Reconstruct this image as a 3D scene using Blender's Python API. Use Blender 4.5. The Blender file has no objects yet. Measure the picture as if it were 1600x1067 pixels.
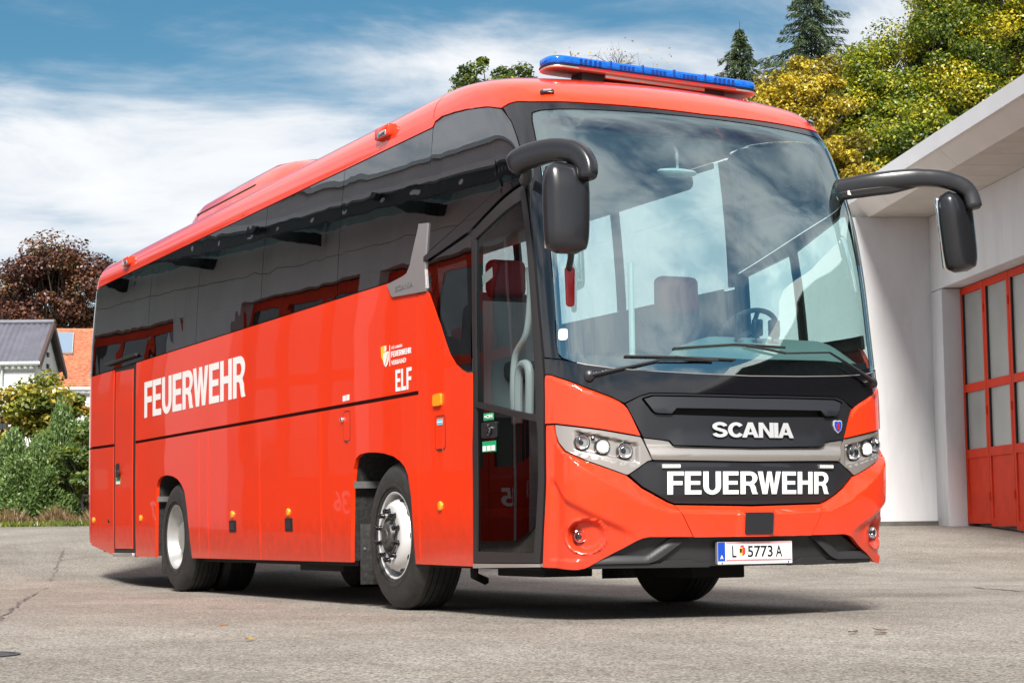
import bpy, bmesh, math, random
import numpy as np
from mathutils import Vector, Matrix
from mathutils.geometry import tessellate_polygon
random.seed(7)
SC = bpy.context.scene
COL = SC.collection

# ------------------------------------------------------------------ camera
CAM_POS = (-5.1428, -9.9118, 0.5436)
cam = bpy.data.cameras.new('camera'); cam_ob = bpy.data.objects.new('camera', cam); COL.objects.link(cam_ob)
cam.sensor_fit = 'HORIZONTAL'; cam.sensor_width = 36.0; cam.lens = 68.162
cam.clip_start = 0.1; cam.clip_end = 6000
cam_ob.matrix_world = Matrix(((0.9003835, -0.0309621, -0.4339942, CAM_POS[0]),
                              (-0.4349226, -0.0923091, -0.8957240, CAM_POS[1]),
                              (-0.0123281, 0.9952489, -0.0965797, CAM_POS[2]), (0, 0, 0, 1)))
SC.camera = cam_ob

# ------------------------------------------------------------------ sky, sun, exposure
SUN_EL, SUN_AZ = math.radians(42), math.radians(210)      # azimuth from +Y towards +X
world = bpy.data.worlds.new('World'); SC.world = world; world.use_nodes = True
wt = world.node_tree; wn = wt.nodes; wl = wt.links; wn.clear()
def wnode(t, **k):
    n = wn.new(t)
    for a, b in k.items(): setattr(n, a, b)
    return n
w_out = wnode('ShaderNodeOutputWorld'); w_bg = wnode('ShaderNodeBackground')
w_sky = wnode('ShaderNodeTexSky', sky_type='NISHITA', sun_disc=False, sun_elevation=SUN_EL, sun_rotation=SUN_AZ,
              air_density=1.0, dust_density=0.6, ozone_density=1.6, altitude=400)
w_tc = wnode('ShaderNodeTexCoord'); w_sep = wnode('ShaderNodeSeparateXYZ')
wl.new(w_tc.outputs['Generated'], w_sep.inputs[0])
def wmath(op, a, b=None, c=None):
    n = wnode('ShaderNodeMath', operation=op)
    for i, v in enumerate((a, b, c)):
        if v is None: continue
        if isinstance(v, (int, float)): n.inputs[i].default_value = v
        else: wl.new(v, n.inputs[i])
    return n.outputs[0]
zc = wmath('ADD', wmath('MAXIMUM', w_sep.outputs[2], 0.0), 0.16)
w_cmb = wnode('ShaderNodeCombineXYZ')
wl.new(wmath('DIVIDE', w_sep.outputs[0], zc), w_cmb.inputs[0]); wl.new(wmath('DIVIDE', w_sep.outputs[1], zc), w_cmb.inputs[1])
def wnoise(scale, detail, rough, dist, off, rot=0.5):
    m = wnode('ShaderNodeMapping'); m.inputs['Location'].default_value = off
    m.inputs['Rotation'].default_value = (0, 0, rot); m.inputs['Scale'].default_value = (1.0, 1.2, 1)
    wl.new(w_cmb.outputs[0], m.inputs[0])
    n = wnode('ShaderNodeTexNoise'); n.inputs['Scale'].default_value = scale; n.inputs['Detail'].default_value = detail
    n.inputs['Roughness'].default_value = rough; n.inputs['Distortion'].default_value = dist
    wl.new(m.outputs[0], n.inputs['Vector']); return n.outputs['Fac']
def wramp(fac, p0, p1, c0=(0, 0, 0, 1), c1=(1, 1, 1, 1), mode='EASE'):
    r = wnode('ShaderNodeValToRGB'); r.color_ramp.interpolation = mode
    r.color_ramp.elements[0].position = p0; r.color_ramp.elements[1].position = p1
    r.color_ramp.elements[0].color = c0; r.color_ramp.elements[1].color = c1
    wl.new(fac, r.inputs[0]); return r.outputs[0]
SKYT0, SKYT1 = 0.39, 0.53
SKYOFF = (7.19, 23.31, 0)
n_big = wnoise(0.55, 8, 0.56, 0.35, SKYOFF, 1.50)
n_fine = wnoise(2.4, 8, 0.6, 0.5, (7.0, 2.2, 0))
mask = wramp(wmath('ADD', wmath('MULTIPLY', n_big, 0.74), wmath('MULTIPLY', n_fine, 0.26)), SKYT0, SKYT1)
tone = wramp(n_fine, 0.25, 0.72, (0.72, 0.77, 0.84, 1), (1, 1, 1, 1))
w_mul = wnode('ShaderNodeMix', data_type='RGBA', blend_type='MULTIPLY'); w_mul.inputs['Factor'].default_value = 1.0
CLOUD = 6.9
w_mul.inputs['A'].default_value = (CLOUD, CLOUD, CLOUD * 1.01, 1); wl.new(tone, w_mul.inputs['B'])
w_mix = wnode('ShaderNodeMix', data_type='RGBA')
w_sat = wnode('ShaderNodeHueSaturation'); w_sat.inputs['Hue'].default_value = 0.482; w_sat.inputs['Saturation'].default_value = 1.3; w_sat.inputs['Value'].default_value = 0.58
wl.new(w_sky.outputs[0], w_sat.inputs['Color'])
wl.new(wmath('MULTIPLY', mask, 0.93), w_mix.inputs['Factor']); wl.new(w_sat.outputs[0], w_mix.inputs['A']); wl.new(w_mul.outputs['Result'], w_mix.inputs['B'])
wl.new(w_mix.outputs['Result'], w_bg.inputs[0]); w_bg.inputs[1].default_value = 0.076
wl.new(w_bg.outputs[0], w_out.inputs[0])

sun = bpy.data.lights.new('sun', 'SUN'); sun.energy = 3.8; sun.angle = math.radians(14); sun.color = (1.0, 0.955, 0.89)
sun_ob = bpy.data.objects.new('sun', sun); COL.objects.link(sun_ob)
sdir = Vector((math.sin(SUN_AZ) * math.cos(SUN_EL), math.cos(SUN_AZ) * math.cos(SUN_EL), math.sin(SUN_EL)))
sun_ob.rotation_euler = sdir.to_track_quat('Z', 'Y').to_euler(); sun_ob.location = sdir * 60

vs = SC.view_settings
vs.view_transform = 'Standard'; vs.look = 'None'; vs.gamma = 1.0; vs.exposure = 1.0; vs.use_curve_mapping = False
SC.cycles.max_bounces = 10; SC.cycles.transparent_max_bounces = 16
SC.cycles.caustics_reflective = False; SC.cycles.caustics_refractive = False

# ------------------------------------------------------------------ materials
class NT:
    def __init__(s, name):
        s.m = bpy.data.materials.new(name); s.m.use_nodes = True
        s.t = s.m.node_tree; s.n = s.t.nodes; s.l = s.t.links
        s.b = s.n.get('Principled BSDF'); s.out = s.n.get('Material Output')
    def node(s, t, **k):
        n = s.n.new(t)
        for a, b in k.items(): setattr(n, a, b)
        return n
    def link(s, a, b): s.l.new(a, b)
    def coord(s, kind='Object'):
        return s.node('ShaderNodeTexCoord').outputs[kind]
    def noise(s, scale, detail=4, rough=0.55, dist=0.0, vec=None, sc=(1, 1, 1)):
        n = s.node('ShaderNodeTexNoise'); n.inputs['Scale'].default_value = scale; n.inputs['Detail'].default_value = detail
        n.inputs['Roughness'].default_value = rough; n.inputs['Distortion'].default_value = dist
        v = vec if vec is not None else s.coord()
        if sc != (1, 1, 1):
            mp = s.node('ShaderNodeMapping'); mp.inputs['Scale'].default_value = sc; s.link(v, mp.inputs[0]); v = mp.outputs[0]
        s.link(v, n.inputs['Vector']); return n.outputs['Fac']
    def ramp(s, fac, stops, mode='LINEAR'):
        r = s.node('ShaderNodeValToRGB'); r.color_ramp.interpolation = mode; e = r.color_ramp.elements
        while len(e) < len(stops): e.new(0.5)
        for i, (p, c) in enumerate(stops):
            e[i].position = p
            e[i].color = (c, c, c, 1) if isinstance(c, (int, float)) else (*c, 1)
        s.link(fac, r.inputs[0]); return r.outputs[0]
    def mix(s, f, a, b, blend='MIX'):
        n = s.node('ShaderNodeMix', data_type='RGBA', blend_type=blend)
        for k, v in (('Factor', f), ('A', a), ('B', b)):
            if isinstance(v, (int, float)): n.inputs[k].default_value = v if k == 'Factor' else (v, v, v, 1)
            elif isinstance(v, tuple): n.inputs[k].default_value = (*v, 1)
            else: s.link(v, n.inputs[k])
        return n.outputs['Result']
    def math(s, op, a, b=0.0):
        n = s.node('ShaderNodeMath', operation=op)
        for i, v in enumerate((a, b)):
            if isinstance(v, (int, float)): n.inputs[i].default_value = v
            else: s.link(v, n.inputs[i])
        return n.outputs[0]
    def bump(s, h, strength=0.3, dist=0.01):
        b = s.node('ShaderNodeBump'); b.inputs['Strength'].default_value = strength; b.inputs['Distance'].default_value = dist
        s.link(h, b.inputs['Height']); s.link(b.outputs[0], s.b.inputs['Normal']); return b.outputs[0]

def mat(name, col, rough=0.5, metal=0.0, coat=0.0, spec=0.5, var=0.0, vscale=6.0, bump=0.0, bscale=60.0, coat_rough=0.03, emit=None):
    t = NT(name); b = t.b
    b.inputs['Roughness'].default_value = rough; b.inputs['Metallic'].default_value = metal
    b.inputs['Coat Weight'].default_value = coat; b.inputs['Coat Roughness'].default_value = coat_rough
    b.inputs['Specular IOR Level'].default_value = spec
    if var > 0:
        f = t.noise(vscale, 5)
        lo = tuple(max(0, c * (1 - var)) for c in col); hi = tuple(min(1, c * (1 + var)) for c in col)
        t.link(t.ramp(f, [(0.3, lo), (0.7, hi)]), b.inputs['Base Color'])
    else: b.inputs['Base Color'].default_value = (*col, 1)
    if bump > 0: t.bump(t.noise(bscale, 3), bump, 0.004)
    if emit: b.inputs['Emission Color'].default_value = (*emit[0], 1); b.inputs['Emission Strength'].default_value = emit[1]
    return t.m

def glass(name, tint, ior=1.6, wav=0.0, wscale=1.2, rough=0.0, refl=(0.97, 0.985, 1.0)):
    t = NT(name); t.n.remove(t.b)
    fr = t.node('ShaderNodeFresnel'); ge = t.node('ShaderNodeNewGeometry')   # same reflectance from both sides of the pane
    t.link(t.math('ADD', t.math('MULTIPLY', ge.outputs['Backfacing'], 1.0 / ior - ior), ior), fr.inputs['IOR'])
    tr = t.node('ShaderNodeBsdfTransparent'); tr.inputs[0].default_value = (*tint, 1)
    gl = t.node('ShaderNodeBsdfGlossy'); gl.inputs['Roughness'].default_value = rough; gl.inputs['Color'].default_value = (*refl, 1)
    mx = t.node('ShaderNodeMixShader')
    if wav > 0:
        b = t.node('ShaderNodeBump'); b.inputs['Strength'].default_value = 1.0; b.inputs['Distance'].default_value = wav
        t.link(t.noise(wscale, 1.5, 0.5, 0.6), b.inputs['Height'])
        t.link(b.outputs[0], gl.inputs['Normal']); t.link(b.outputs[0], fr.inputs['Normal'])
    t.link(fr.outputs[0], mx.inputs[0]); t.link(tr.outputs[0], mx.inputs[1]); t.link(gl.outputs[0], mx.inputs[2])
    t.link(mx.outputs[0], t.out.inputs[0]); return t.m

MT = {}
def paint():
    t = NT('fire_red_paint'); b = t.b
    b.inputs['Base Color'].default_value = (0.82, 0.041, 0.007, 1)
    b.inputs['Roughness'].default_value = 0.38; b.inputs['Specular IOR Level'].default_value = 0.12
    b.inputs['Coat Weight'].default_value = 1.0; b.inputs['Coat Roughness'].default_value = 0.015; b.inputs['Coat IOR'].default_value = 1.54
    n = t.node('ShaderNodeBump'); n.inputs['Strength'].default_value = 1.0; n.inputs['Distance'].default_value = 0.0022
    t.link(t.noise(0.9, 1.5, 0.5, 0.4), n.inputs['Height']); t.link(n.outputs[0], b.inputs['Coat Normal'])
    # road film along the skirt
    sp = t.node('ShaderNodeSeparateXYZ'); t.link(t.coord(), sp.inputs[0])
    g = t.ramp(t.math('ADD', sp.outputs[2], t.math('MULTIPLY', t.noise(9, 5, 0.65), 0.5)), [(0.62, 1.0), (0.92, 0.0)])
    t.link(t.mix(t.math('MULTIPLY', g, 0.42), (0.82, 0.041, 0.007), (0.22, 0.045, 0.03)), b.inputs['Base Color'])
    t.link(t.ramp(g, [(0, 0.38), (1, 0.55)]), b.inputs['Roughness'])
    return t.m
MT['paint'] = paint()
MT['gloss'] = mat('black_gloss', (0.006, 0.006, 0.008), 0.08, coat=0.7, spec=0.55)
MT['matte'] = mat('black_matte_plastic', (0.022, 0.022, 0.024), 0.52, bump=0.12, bscale=500)
MT['satin'] = mat('anthracite_satin', (0.016, 0.017, 0.021), 0.36, spec=0.5)
MT['rubber'] = mat('black_rubber', (0.012, 0.012, 0.012), 0.6)
MT['rib'] = mat('apron_plastic', (0.03, 0.03, 0.033), 0.45)
MT['void'] = mat('dark_underbody', (0.010, 0.010, 0.010), 0.8)
MT['silver'] = mat('champagne_silver', (0.40, 0.375, 0.355), 0.36, metal=0.6, coat=0.2)
MT['wing'] = mat('grey_trim_metal', (0.34, 0.325, 0.33), 0.38, metal=0.5, coat=0.2)
MT['hub'] = mat('greasy_hub', (0.07, 0.068, 0.066), 0.5, metal=0.4, var=0.4, vscale=25)
MT['emboss'] = mat('embossed_grey', (0.24, 0.235, 0.25), 0.4, metal=0.5)
MT['alu'] = mat('brushed_aluminium', (0.62, 0.62, 0.60), 0.34, metal=0.8)
MT['steel'] = mat('galvanised_steel', (0.45, 0.45, 0.44), 0.4, metal=0.85, var=0.2)
MT['chrome'] = mat('reflector_chrome', (0.88, 0.89, 0.90), 0.09, metal=1.0)
MT['rimbright'] = mat('polished_wheel_silver', (0.66, 0.66, 0.66), 0.33, metal=0.3, coat=0.3)
MT['rimpaint'] = mat('wheel_silver', (0.38, 0.38, 0.375), 0.36, metal=0.35, var=0.12, vscale=5, coat=0.2)
MT['white'] = mat('white_vinyl', (0.80, 0.80, 0.80), 0.45)
MT['lettersilver'] = mat('silver_lettering', (0.66, 0.67, 0.69), 0.3, metal=0.35)
MT['amber'] = mat('amber_lens', (0.85, 0.32, 0.015), 0.15, coat=0.6)
MT['lens'] = glass('clear_lens', (0.93, 0.95, 0.97), 1.5)
MT['led'] = mat('led_emitter', (0.9, 0.9, 0.88), 0.3, emit=((1.0, 0.96, 0.84), 0.55))
MT['bluelens'] = mat('blue_lens', (0.0, 0.11, 0.55), 0.12, coat=0.6, var=0.35, vscale=40)
MT['bluedark'] = mat('blue_lens_dark', (0.003, 0.03, 0.20), 0.2, coat=0.6)
MT['red'] = mat('red_plastic_and_reflection', (0.45, 0.012, 0.02), 0.3, coat=0.4)
MT['green'] = mat('green_sticker', (0.005, 0.34, 0.13), 0.45)
MT['cyan'] = mat('blue_sticker', (0.12, 0.50, 0.62), 0.45)
MT['yellow'] = mat('crest_yellow', (0.80, 0.55, 0.03), 0.45)
MT['plateblue'] = mat('plate_blue', (0.008, 0.06, 0.42), 0.4)
MT['platered'] = mat('plate_red', (0.62, 0.05, 0.07), 0.4)
MT['ink'] = mat('black_ink', (0.008, 0.008, 0.008), 0.5)
MT['wsglass'] = glass('windscreen_glass', (0.68, 0.90, 0.90), 4.0, wav=0.0025, wscale=1.0, refl=(0.84, 0.99, 1.0))
MT['tint'] = glass('tinted_side_glass', (0.04, 0.045, 0.048), 2.7, wav=0.003, wscale=1.2)
MT['clear'] = glass('driver_glass', (0.62, 0.74, 0.73), 1.5, wav=0.004)
MT['doorglass'] = glass('door_glass', (0.50, 0.57, 0.58), 1.6, wav=0.003)
MT['fabric'] = mat('grey_seat_fabric', (0.17, 0.18, 0.20), 0.85, var=0.3, vscale=90)
MT['redfabric'] = mat('red_headrest_leather', (0.85, 0.10, 0.14), 0.5)
MT['liner'] = mat('pale_grey_liner', (0.70, 0.71, 0.72), 0.7, var=0.05)
MT['dash'] = mat('dashboard_vinyl', (0.24, 0.30, 0.29), 0.62)
MT['darkint'] = mat('dark_interior_trim', (0.03, 0.03, 0.032), 0.6)
MT['handrail'] = mat('white_handrail', (0.72, 0.72, 0.70), 0.35)
MT['tint_left'] = glass('light_tinted_glass', (0.50, 0.58, 0.60), 1.45)
MT['doorglass2'] = glass('lower_door_glass', (0.10, 0.07, 0.075), 1.6, wav=0.002)
MT['wing2'] = mat('dark_bronze_frame', (0.022, 0.020, 0.021), 0.35, spec=0.5)
MT['mirrorplastic'] = mat('mirror_housing_plastic', (0.014, 0.014, 0.017), 0.26, spec=0.6)
MT['tyre'] = None
def tyre():
    t = NT('tyre_rubber'); b = t.b
    f = t.noise(14, 6, 0.65)
    t.link(t.ramp(f, [(0.35, (0.013, 0.013, 0.013)), (0.75, (0.035, 0.034, 0.033))]), b.inputs['Base Color'])
    b.inputs['Roughness'].default_value = 0.62; t.bump(t.noise(90, 3), 0.15, 0.004); return t.m
MT['tyre'] = tyre()
def mud():
    t = NT('dirty_black_liner'); b = t.b
    f = t.noise(38, 6, 0.7)
    t.link(t.ramp(f, [(0.45, (0.010, 0.010, 0.010)), (0.62, (0.03, 0.028, 0.026)), (0.76, (0.08, 0.075, 0.07))]), b.inputs['Base Color'])
    b.inputs['Roughness'].default_value = 0.7; return t.m
MT['mud'] = mud()

# ------------------------------------------------------------------ mesh helpers
def link(o, parent=None):
    COL.objects.link(o)
    if parent is not None:
        o.parent = parent; o.matrix_parent_inverse = parent.matrix_world.inverted() if parent.type != 'EMPTY' else Matrix.Translation(-Vector(parent.location))
    return o
def empty(name, loc=(0, 0, 0)):
    o = bpy.data.objects.new(name, None); o.location = loc; o.empty_display_size = 0.3; COL.objects.link(o)
    o.matrix_world = Matrix.Translation(loc); return o
def tag(o, label, cat, group=None, kind=None):
    if label: o['label'] = label
    if cat: o['category'] = cat
    if group: o['group'] = group
    if kind: o['kind'] = kind
    return o
class MB:
    def __init__(s): s.v = []; s.f = []
    def add(s, vs, fs):
        k = len(s.v); s.v += [tuple(p) for p in vs]; s.f += [tuple(i + k for i in q) for q in fs]; return s
    def box(s, lo, hi, M=None):
        x0, y0, z0 = lo; x1, y1, z1 = hi
        vs = [(x0, y0, z0), (x1, y0, z0), (x1, y1, z0), (x0, y1, z0), (x0, y0, z1), (x1, y0, z1), (x1, y1, z1), (x0, y1, z1)]
        if M is not None: vs = [M @ Vector(p) for p in vs]
        return s.add(vs, [(0, 3, 2, 1), (4, 5, 6, 7), (0, 1, 5, 4), (1, 2, 6, 5), (2, 3, 7, 6), (3, 0, 4, 7)])
    def lathe(s, prof, M, seg=48, cap0=False, cap1=False):
        """prof: (radius, height) pairs turned about local z"""
        vs = []; n = len(prof)
        for i in range(seg):
            a = 2 * math.pi * i / seg
            for r, h in prof: vs.append(M @ Vector((r * math.cos(a), r * math.sin(a), h)))
        fs = []
        for i in range(seg):
            j = (i + 1) % seg
            for k in range(n - 1): fs.append((i * n + k, j * n + k, j * n + k + 1, i * n + k + 1))
        if cap0: fs.append(tuple(i * n for i in range(seg))[::-1])
        if cap1: fs.append(tuple(i * n + n - 1 for i in range(seg)))
        return s.add(vs, fs)
    def tube(s, pts, rad, seg=8, cap=True, flat=1.0, sq=1.0):
        pts = [Vector(p) for p in pts]; n = len(pts); rr = rad if isinstance(rad, (list, tuple)) else [rad] * n
        vs = []; up = Vector((0, 0, 1)); prev = None
        for i, p in enumerate(pts):
            d = (pts[min(i + 1, n - 1)] - pts[max(i - 1, 0)]).normalized()
            a = prev - d * prev.dot(d) if prev is not None else (up.cross(d) if abs(d.z) < 0.95 else Vector((1, 0, 0)).cross(d))
            a.normalize(); b = d.cross(a); prev = a
            for k in range(seg):
                t = 2 * math.pi * k / seg
                ct, st = math.cos(t), math.sin(t); vs.append(p + a * math.copysign(abs(ct) ** sq, ct) * rr[i] + b * math.copysign(abs(st) ** sq, st) * rr[i] * flat)
        fs = []
        for i in range(n - 1):
            for k in range(seg):
                fs.append((i * seg + k, i * seg + (k + 1) % seg, (i + 1) * seg + (k + 1) % seg, (i + 1) * seg + k))
        if cap: fs += [tuple(range(seg))[::-1], tuple(range((n - 1) * seg, n * seg))]
        return s.add(vs, fs)
    def prism(s, poly, M, depth):
        """poly in local xy, extruded along local z from 0 to depth"""
        n = len(poly); vs = [M @ Vector((x, y, 0)) for x, y in poly] + [M @ Vector((x, y, depth)) for x, y in poly]
        fs = [tuple(range(n))[::-1], tuple(range(n, 2 * n))] + [(i, (i + 1) % n, n + (i + 1) % n, n + i) for i in range(n)]
        return s.add(vs, fs)
    def build(s, name, m, parent=None, smooth=False, bevel=0.0, seg=2, angle=35):
        me = bpy.data.meshes.new(name); me.from_pydata(s.v, [], s.f)
        bm = bmesh.new(); bm.from_mesh(me)
        bmesh.ops.recalc_face_normals(bm, faces=bm.faces)
        if bevel > 0:
            ed = [e for e in bm.edges if len(e.link_faces) == 2 and e.calc_face_angle(0) > math.radians(angle)]
            bmesh.ops.bevel(bm, geom=ed, offset=bevel, segments=seg, profile=0.5, affect='EDGES', clamp_overlap=True)
        for f in bm.faces: f.smooth = smooth or bevel > 0
        if smooth:
            for e in bm.edges: e.smooth = not (len(e.link_faces) == 2 and e.calc_face_angle(0) > math.radians(angle))
        elif bevel > 0:
            for e in bm.edges: e.smooth = not (len(e.link_faces) == 2 and e.calc_face_angle(0) > math.radians(50))
        bm.to_mesh(me); bm.free()
        if m is not None: me.materials.append(MT[m] if isinstance(m, str) else m)
        o = bpy.data.objects.new(name, me); return link(o, parent)
def copy_tree(o, parent=None):
    c = o.copy(); COL.objects.link(c); c.parent = parent
    for ch in o.children: copy_tree(ch, c)
    return c
def rounded(poly, r, seg=4):
    out = []; n = len(poly)
    rr = r if isinstance(r, (list, tuple)) else [r] * n
    for i in range(n):
        p = Vector(poly[i]); a = Vector(poly[i - 1]) - p; b = Vector(poly[(i + 1) % n]) - p
        q = rr[i]
        if q <= 0: out.append(tuple(p)); continue
        la, lb = a.length, b.length; k = min(q, la * .45, lb * .45); A = p + a / la * k; B = p + b / lb * k
        for j in range(seg + 1):
            t = j / seg; out.append(tuple(A * (1 - t) ** 2 + p * 2 * t * (1 - t) + B * t * t))
    return out
# ------------------------------------------------------------------ the skin of the coach
_k=np.array([(0,-.015),(.2,-.009),(.4,.009),(.6,.039),(.8,.083),(.95,.128),(1.05,.18),(1.12,.24),(1.17,.31),(1.205,.39),(1.23,.48),(1.245,.59),(1.25,.72),(1.25,.9),(1.25,1.2),(1.25,2.0)])
_d=np.concatenate([[0],np.cumsum(np.hypot(*np.diff(_k,axis=0).T))])
def _cr(t,ts,v,mirror):
    # catmull-rom (non-uniform tangents)
    m=np.zeros_like(v)
    m[1:-1]=(v[2:]-v[:-2])/(ts[2:]-ts[:-2])
    m[-1]=(v[-1]-v[-2])/(ts[-1]-ts[-2]); m[0]=mirror
    i=np.clip(np.searchsorted(ts,t,side='right')-1,0,len(ts)-2)
    h=ts[i+1]-ts[i]; s=(t-ts[i])/h
    return (2*s**3-3*s**2+1)*v[i]+(s**3-2*s**2+s)*h*m[i]+(-2*s**3+3*s**2)*v[i+1]+(s**3-s**2)*h*m[i+1]
_t=np.linspace(0,_d[-1],4000)
_px=_cr(_t,_d,_k[:,0],1.0); _py=_cr(_t,_d,_k[:,1],0.0)
_px=np.minimum(_px,1.25)
_a=np.concatenate([[0],np.cumsum(np.hypot(np.diff(_px),np.diff(_py)))])
U_END=_a[-1]                     # arc length where the side is at y=2.0
LV=np.array([ # z, half width, front set-back
(.25,1.236,.075),(.33,1.238,.055),(.5,1.244,.03),(.7,1.249,.008),(.85,1.25,0),(1.3,1.25,0),(1.5,1.25,.012),(1.65,1.25,.03),(1.87,1.25,.06),(2.14,1.25,.098),
(2.44,1.243,.155),(2.63,1.234,.205),(2.89,1.216,.30),(3.08,1.2,.39),(3.21,1.187,.49),(3.28,1.18,.565),(3.36,1.172,.70),(3.43,1.152,.90),(3.49,1.11,1.14),(3.545,1.04,1.42),(3.59,.92,1.75),(3.62,.72,2.1),(3.64,.4,2.5),(3.65,0.0,2.9)])
_zz=np.linspace(.25,3.65,3000)
_hw=_cr(_zz,LV[:,0],LV[:,1],.02); _ls=_cr(_zz,LV[:,0],LV[:,2],-.2)
def S(u,z):
    """body skin: u = distance round the plan from the nose (+ right side, - left side), z = height level"""
    u=np.asarray(u,float); z=np.asarray(z,float)
    au=np.abs(u); sg=np.where(u>=0,1.,-1.)
    dx=np.interp(au,_a,_px); y=np.interp(au,_a,_py)+np.maximum(0,au-U_END)
    hw=np.interp(z,_zz,_hw); L=np.interp(z,_zz,_ls)
    fl=np.maximum(1.6,2.6*L)
    q=np.clip((y-.72)/fl,0,1); w=1-q*q*(3-2*q)
    x=1.25-sg*dx*hw/1.25
    g=np.clip((z-2.0)/1.0,0,1); lf=np.clip((9-y)/7,0,1)
    return np.stack([x, y+L*w, z+0*y-.018*x*g*g*(3-2*g)*lf],-1)
def N(u,z,e=2e-3):
    a=S(u+e,z)-S(u-e,z); b=S(u,z+e)-S(u,z-e)
    n=np.cross(a,b); n/=np.maximum(1e-12,np.linalg.norm(n,axis=-1,keepdims=True))
    return n
def Nout(u, z): return -N(u, z)
def u_at_y(z, Y, side=1):
    us = np.linspace(0, 14, 5601); y = S(us, np.full_like(us, z))[:, 1]
    return side * float(np.interp(Y, y, us))
def yu(Y): return Y + U_END - 2.0

def cut2d(outer, holes, du, dz):
    """triangulate an outline (with holes) in (u,z) and cut it along a grid"""
    loops = [[Vector((a, b, 0)) for a, b in outer]] + [[Vector((a, b, 0)) for a, b in h] for h in holes]
    flat = [p for l in loops for p in l]; tris = tessellate_polygon(loops)
    bm = bmesh.new(); vv = [bm.verts.new(p) for p in flat]
    for t in tris:
        try: bm.faces.new([vv[i] for i in t])
        except ValueError: pass
    bmesh.ops.remove_doubles(bm, verts=bm.verts, dist=1e-5)
    us = [p.x for p in flat]; zs = [p.y for p in flat]
    def cuts(a, b, d):
        k0 = math.ceil((a + 1e-6) / d); k1 = math.floor((b - 1e-6) / d); return [k * d for k in range(k0, k1 + 1)]
    for c in cuts(min(us), max(us), du):
        bmesh.ops.bisect_plane(bm, geom=bm.verts[:] + bm.edges[:] + bm.faces[:], plane_co=(c, 0, 0), plane_no=(1, 0, 0), dist=1e-6)
    for c in cuts(min(zs), max(zs), dz):
        bmesh.ops.bisect_plane(bm, geom=bm.verts[:] + bm.edges[:] + bm.faces[:], plane_co=(0, c, 0), plane_no=(0, 1, 0), dist=1e-6)
    # merge the slivers of the first triangulation into clean cells
    bmesh.ops.dissolve_limit(bm, angle_limit=0.001, use_dissolve_boundaries=False, verts=[], edges=[])
    bm.verts.index_update()
    return bm

def panel(name, outer, m, parent, off=0.0, thick=0.018, du=0.06, dz=0.06, holes=(), disp=None, fine=None):
    """a body panel: an outline on the skin, raised by off, with its edges turned in by thick"""
    bm = cut2d(outer, holes, du, dz); bm.verts.ensure_lookup_table(); bm.verts.index_update()
    UV = np.array([(v.co.x, v.co.y) for v in bm.verts]); faces = [[v.index for v in f.verts] for f in bm.faces]
    bedges = []
    for e in bm.edges:
        if len(e.link_faces) == 1:
            l = e.link_loops[0]; bedges.append((l.vert.index, l.link_loop_next.vert.index))
    bm.free()
    def P(u, z):
        h = off + (disp(u, z) if disp is not None else 0.0)
        return S(u, z) + Nout(u, z) * (np.asarray(h) + 0 * u)[:, None]
    u, z = UV[:, 0], UV[:, 1]; e = 1.5e-3
    Pt = P(u, z); nn = -np.cross(P(u + e, z) - P(u - e, z), P(u, z + e) - P(u, z - e))
    nn /= np.maximum(1e-12, np.linalg.norm(nn, axis=1, keepdims=True))
    n0 = len(Pt); V = [Pt]
    bi = sorted({i for q in bedges for i in q}); mp = {i: k for k, i in enumerate(bi)}
    nb = len(bi); Pb = Pt[bi]; V += [Pb, Pb - Nout(u[bi], z[bi]) * thick]
    # orientation of the top faces
    f0 = faces[len(faces) // 2]; a, b, c = Pt[f0[0]], Pt[f0[1]], Pt[f0[2]]
    flip = np.dot(np.cross(b - a, c - a), nn[f0[0]]) < 0
    F = [f[::-1] if flip else f for f in faces]; nf = len(F)
    for a, b in bedges:
        q = (n0 + mp[a], n0 + nb + mp[a], n0 + nb + mp[b], n0 + mp[b]); F.append(q[::-1] if flip else q)
    V = np.concatenate(V)
    me = bpy.data.meshes.new(name); me.from_pydata(V.tolist(), [], F); me.update()
    me.polygons.foreach_set('use_smooth', [True] * len(F))
    nor = np.zeros((len(me.loops), 3)); k = 0
    pn = np.zeros(len(F) * 3); me.polygons.foreach_get('normal', pn); pn = pn.reshape(-1, 3)
    for i, f in enumerate(F):
        nor[k:k + len(f)] = nn[list(f)] if i < nf else pn[i]
        k += len(f)
    me.normals_split_custom_set(nor.tolist())
    me.materials.append(MT[m] if isinstance(m, str) else m)
    o = bpy.data.objects.new(name, me); return link(o, parent)

def mir(poly): return [(-a, b) for a, b in poly][::-1]
def sym(half):
    """half outline from the centre line round to the centre line (u >= 0) -> closed outline"""
    return list(half) + [(-a, b) for a, b in half[::-1] if abs(a) > 1e-9]
def on_skin(u, z, off=0.0):
    """frame on the skin: x = towards the nose/left in the drawing of the right side, y = up, z = outward"""
    p = S(np.array([u]), np.array([z]))[0]; n = Nout(np.array([u]), np.array([z]))[0]
    n = Vector(n); up = Vector((0, 0, 1)); x = up.cross(n).normalized(); y = n.cross(x)
    p = Vector(p) + n * off
    return Matrix(((x.x, y.x, n.x, p.x), (x.y, y.y, n.y, p.y), (x.z, y.z, n.z, p.z), (0, 0, 0, 1)))

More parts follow.
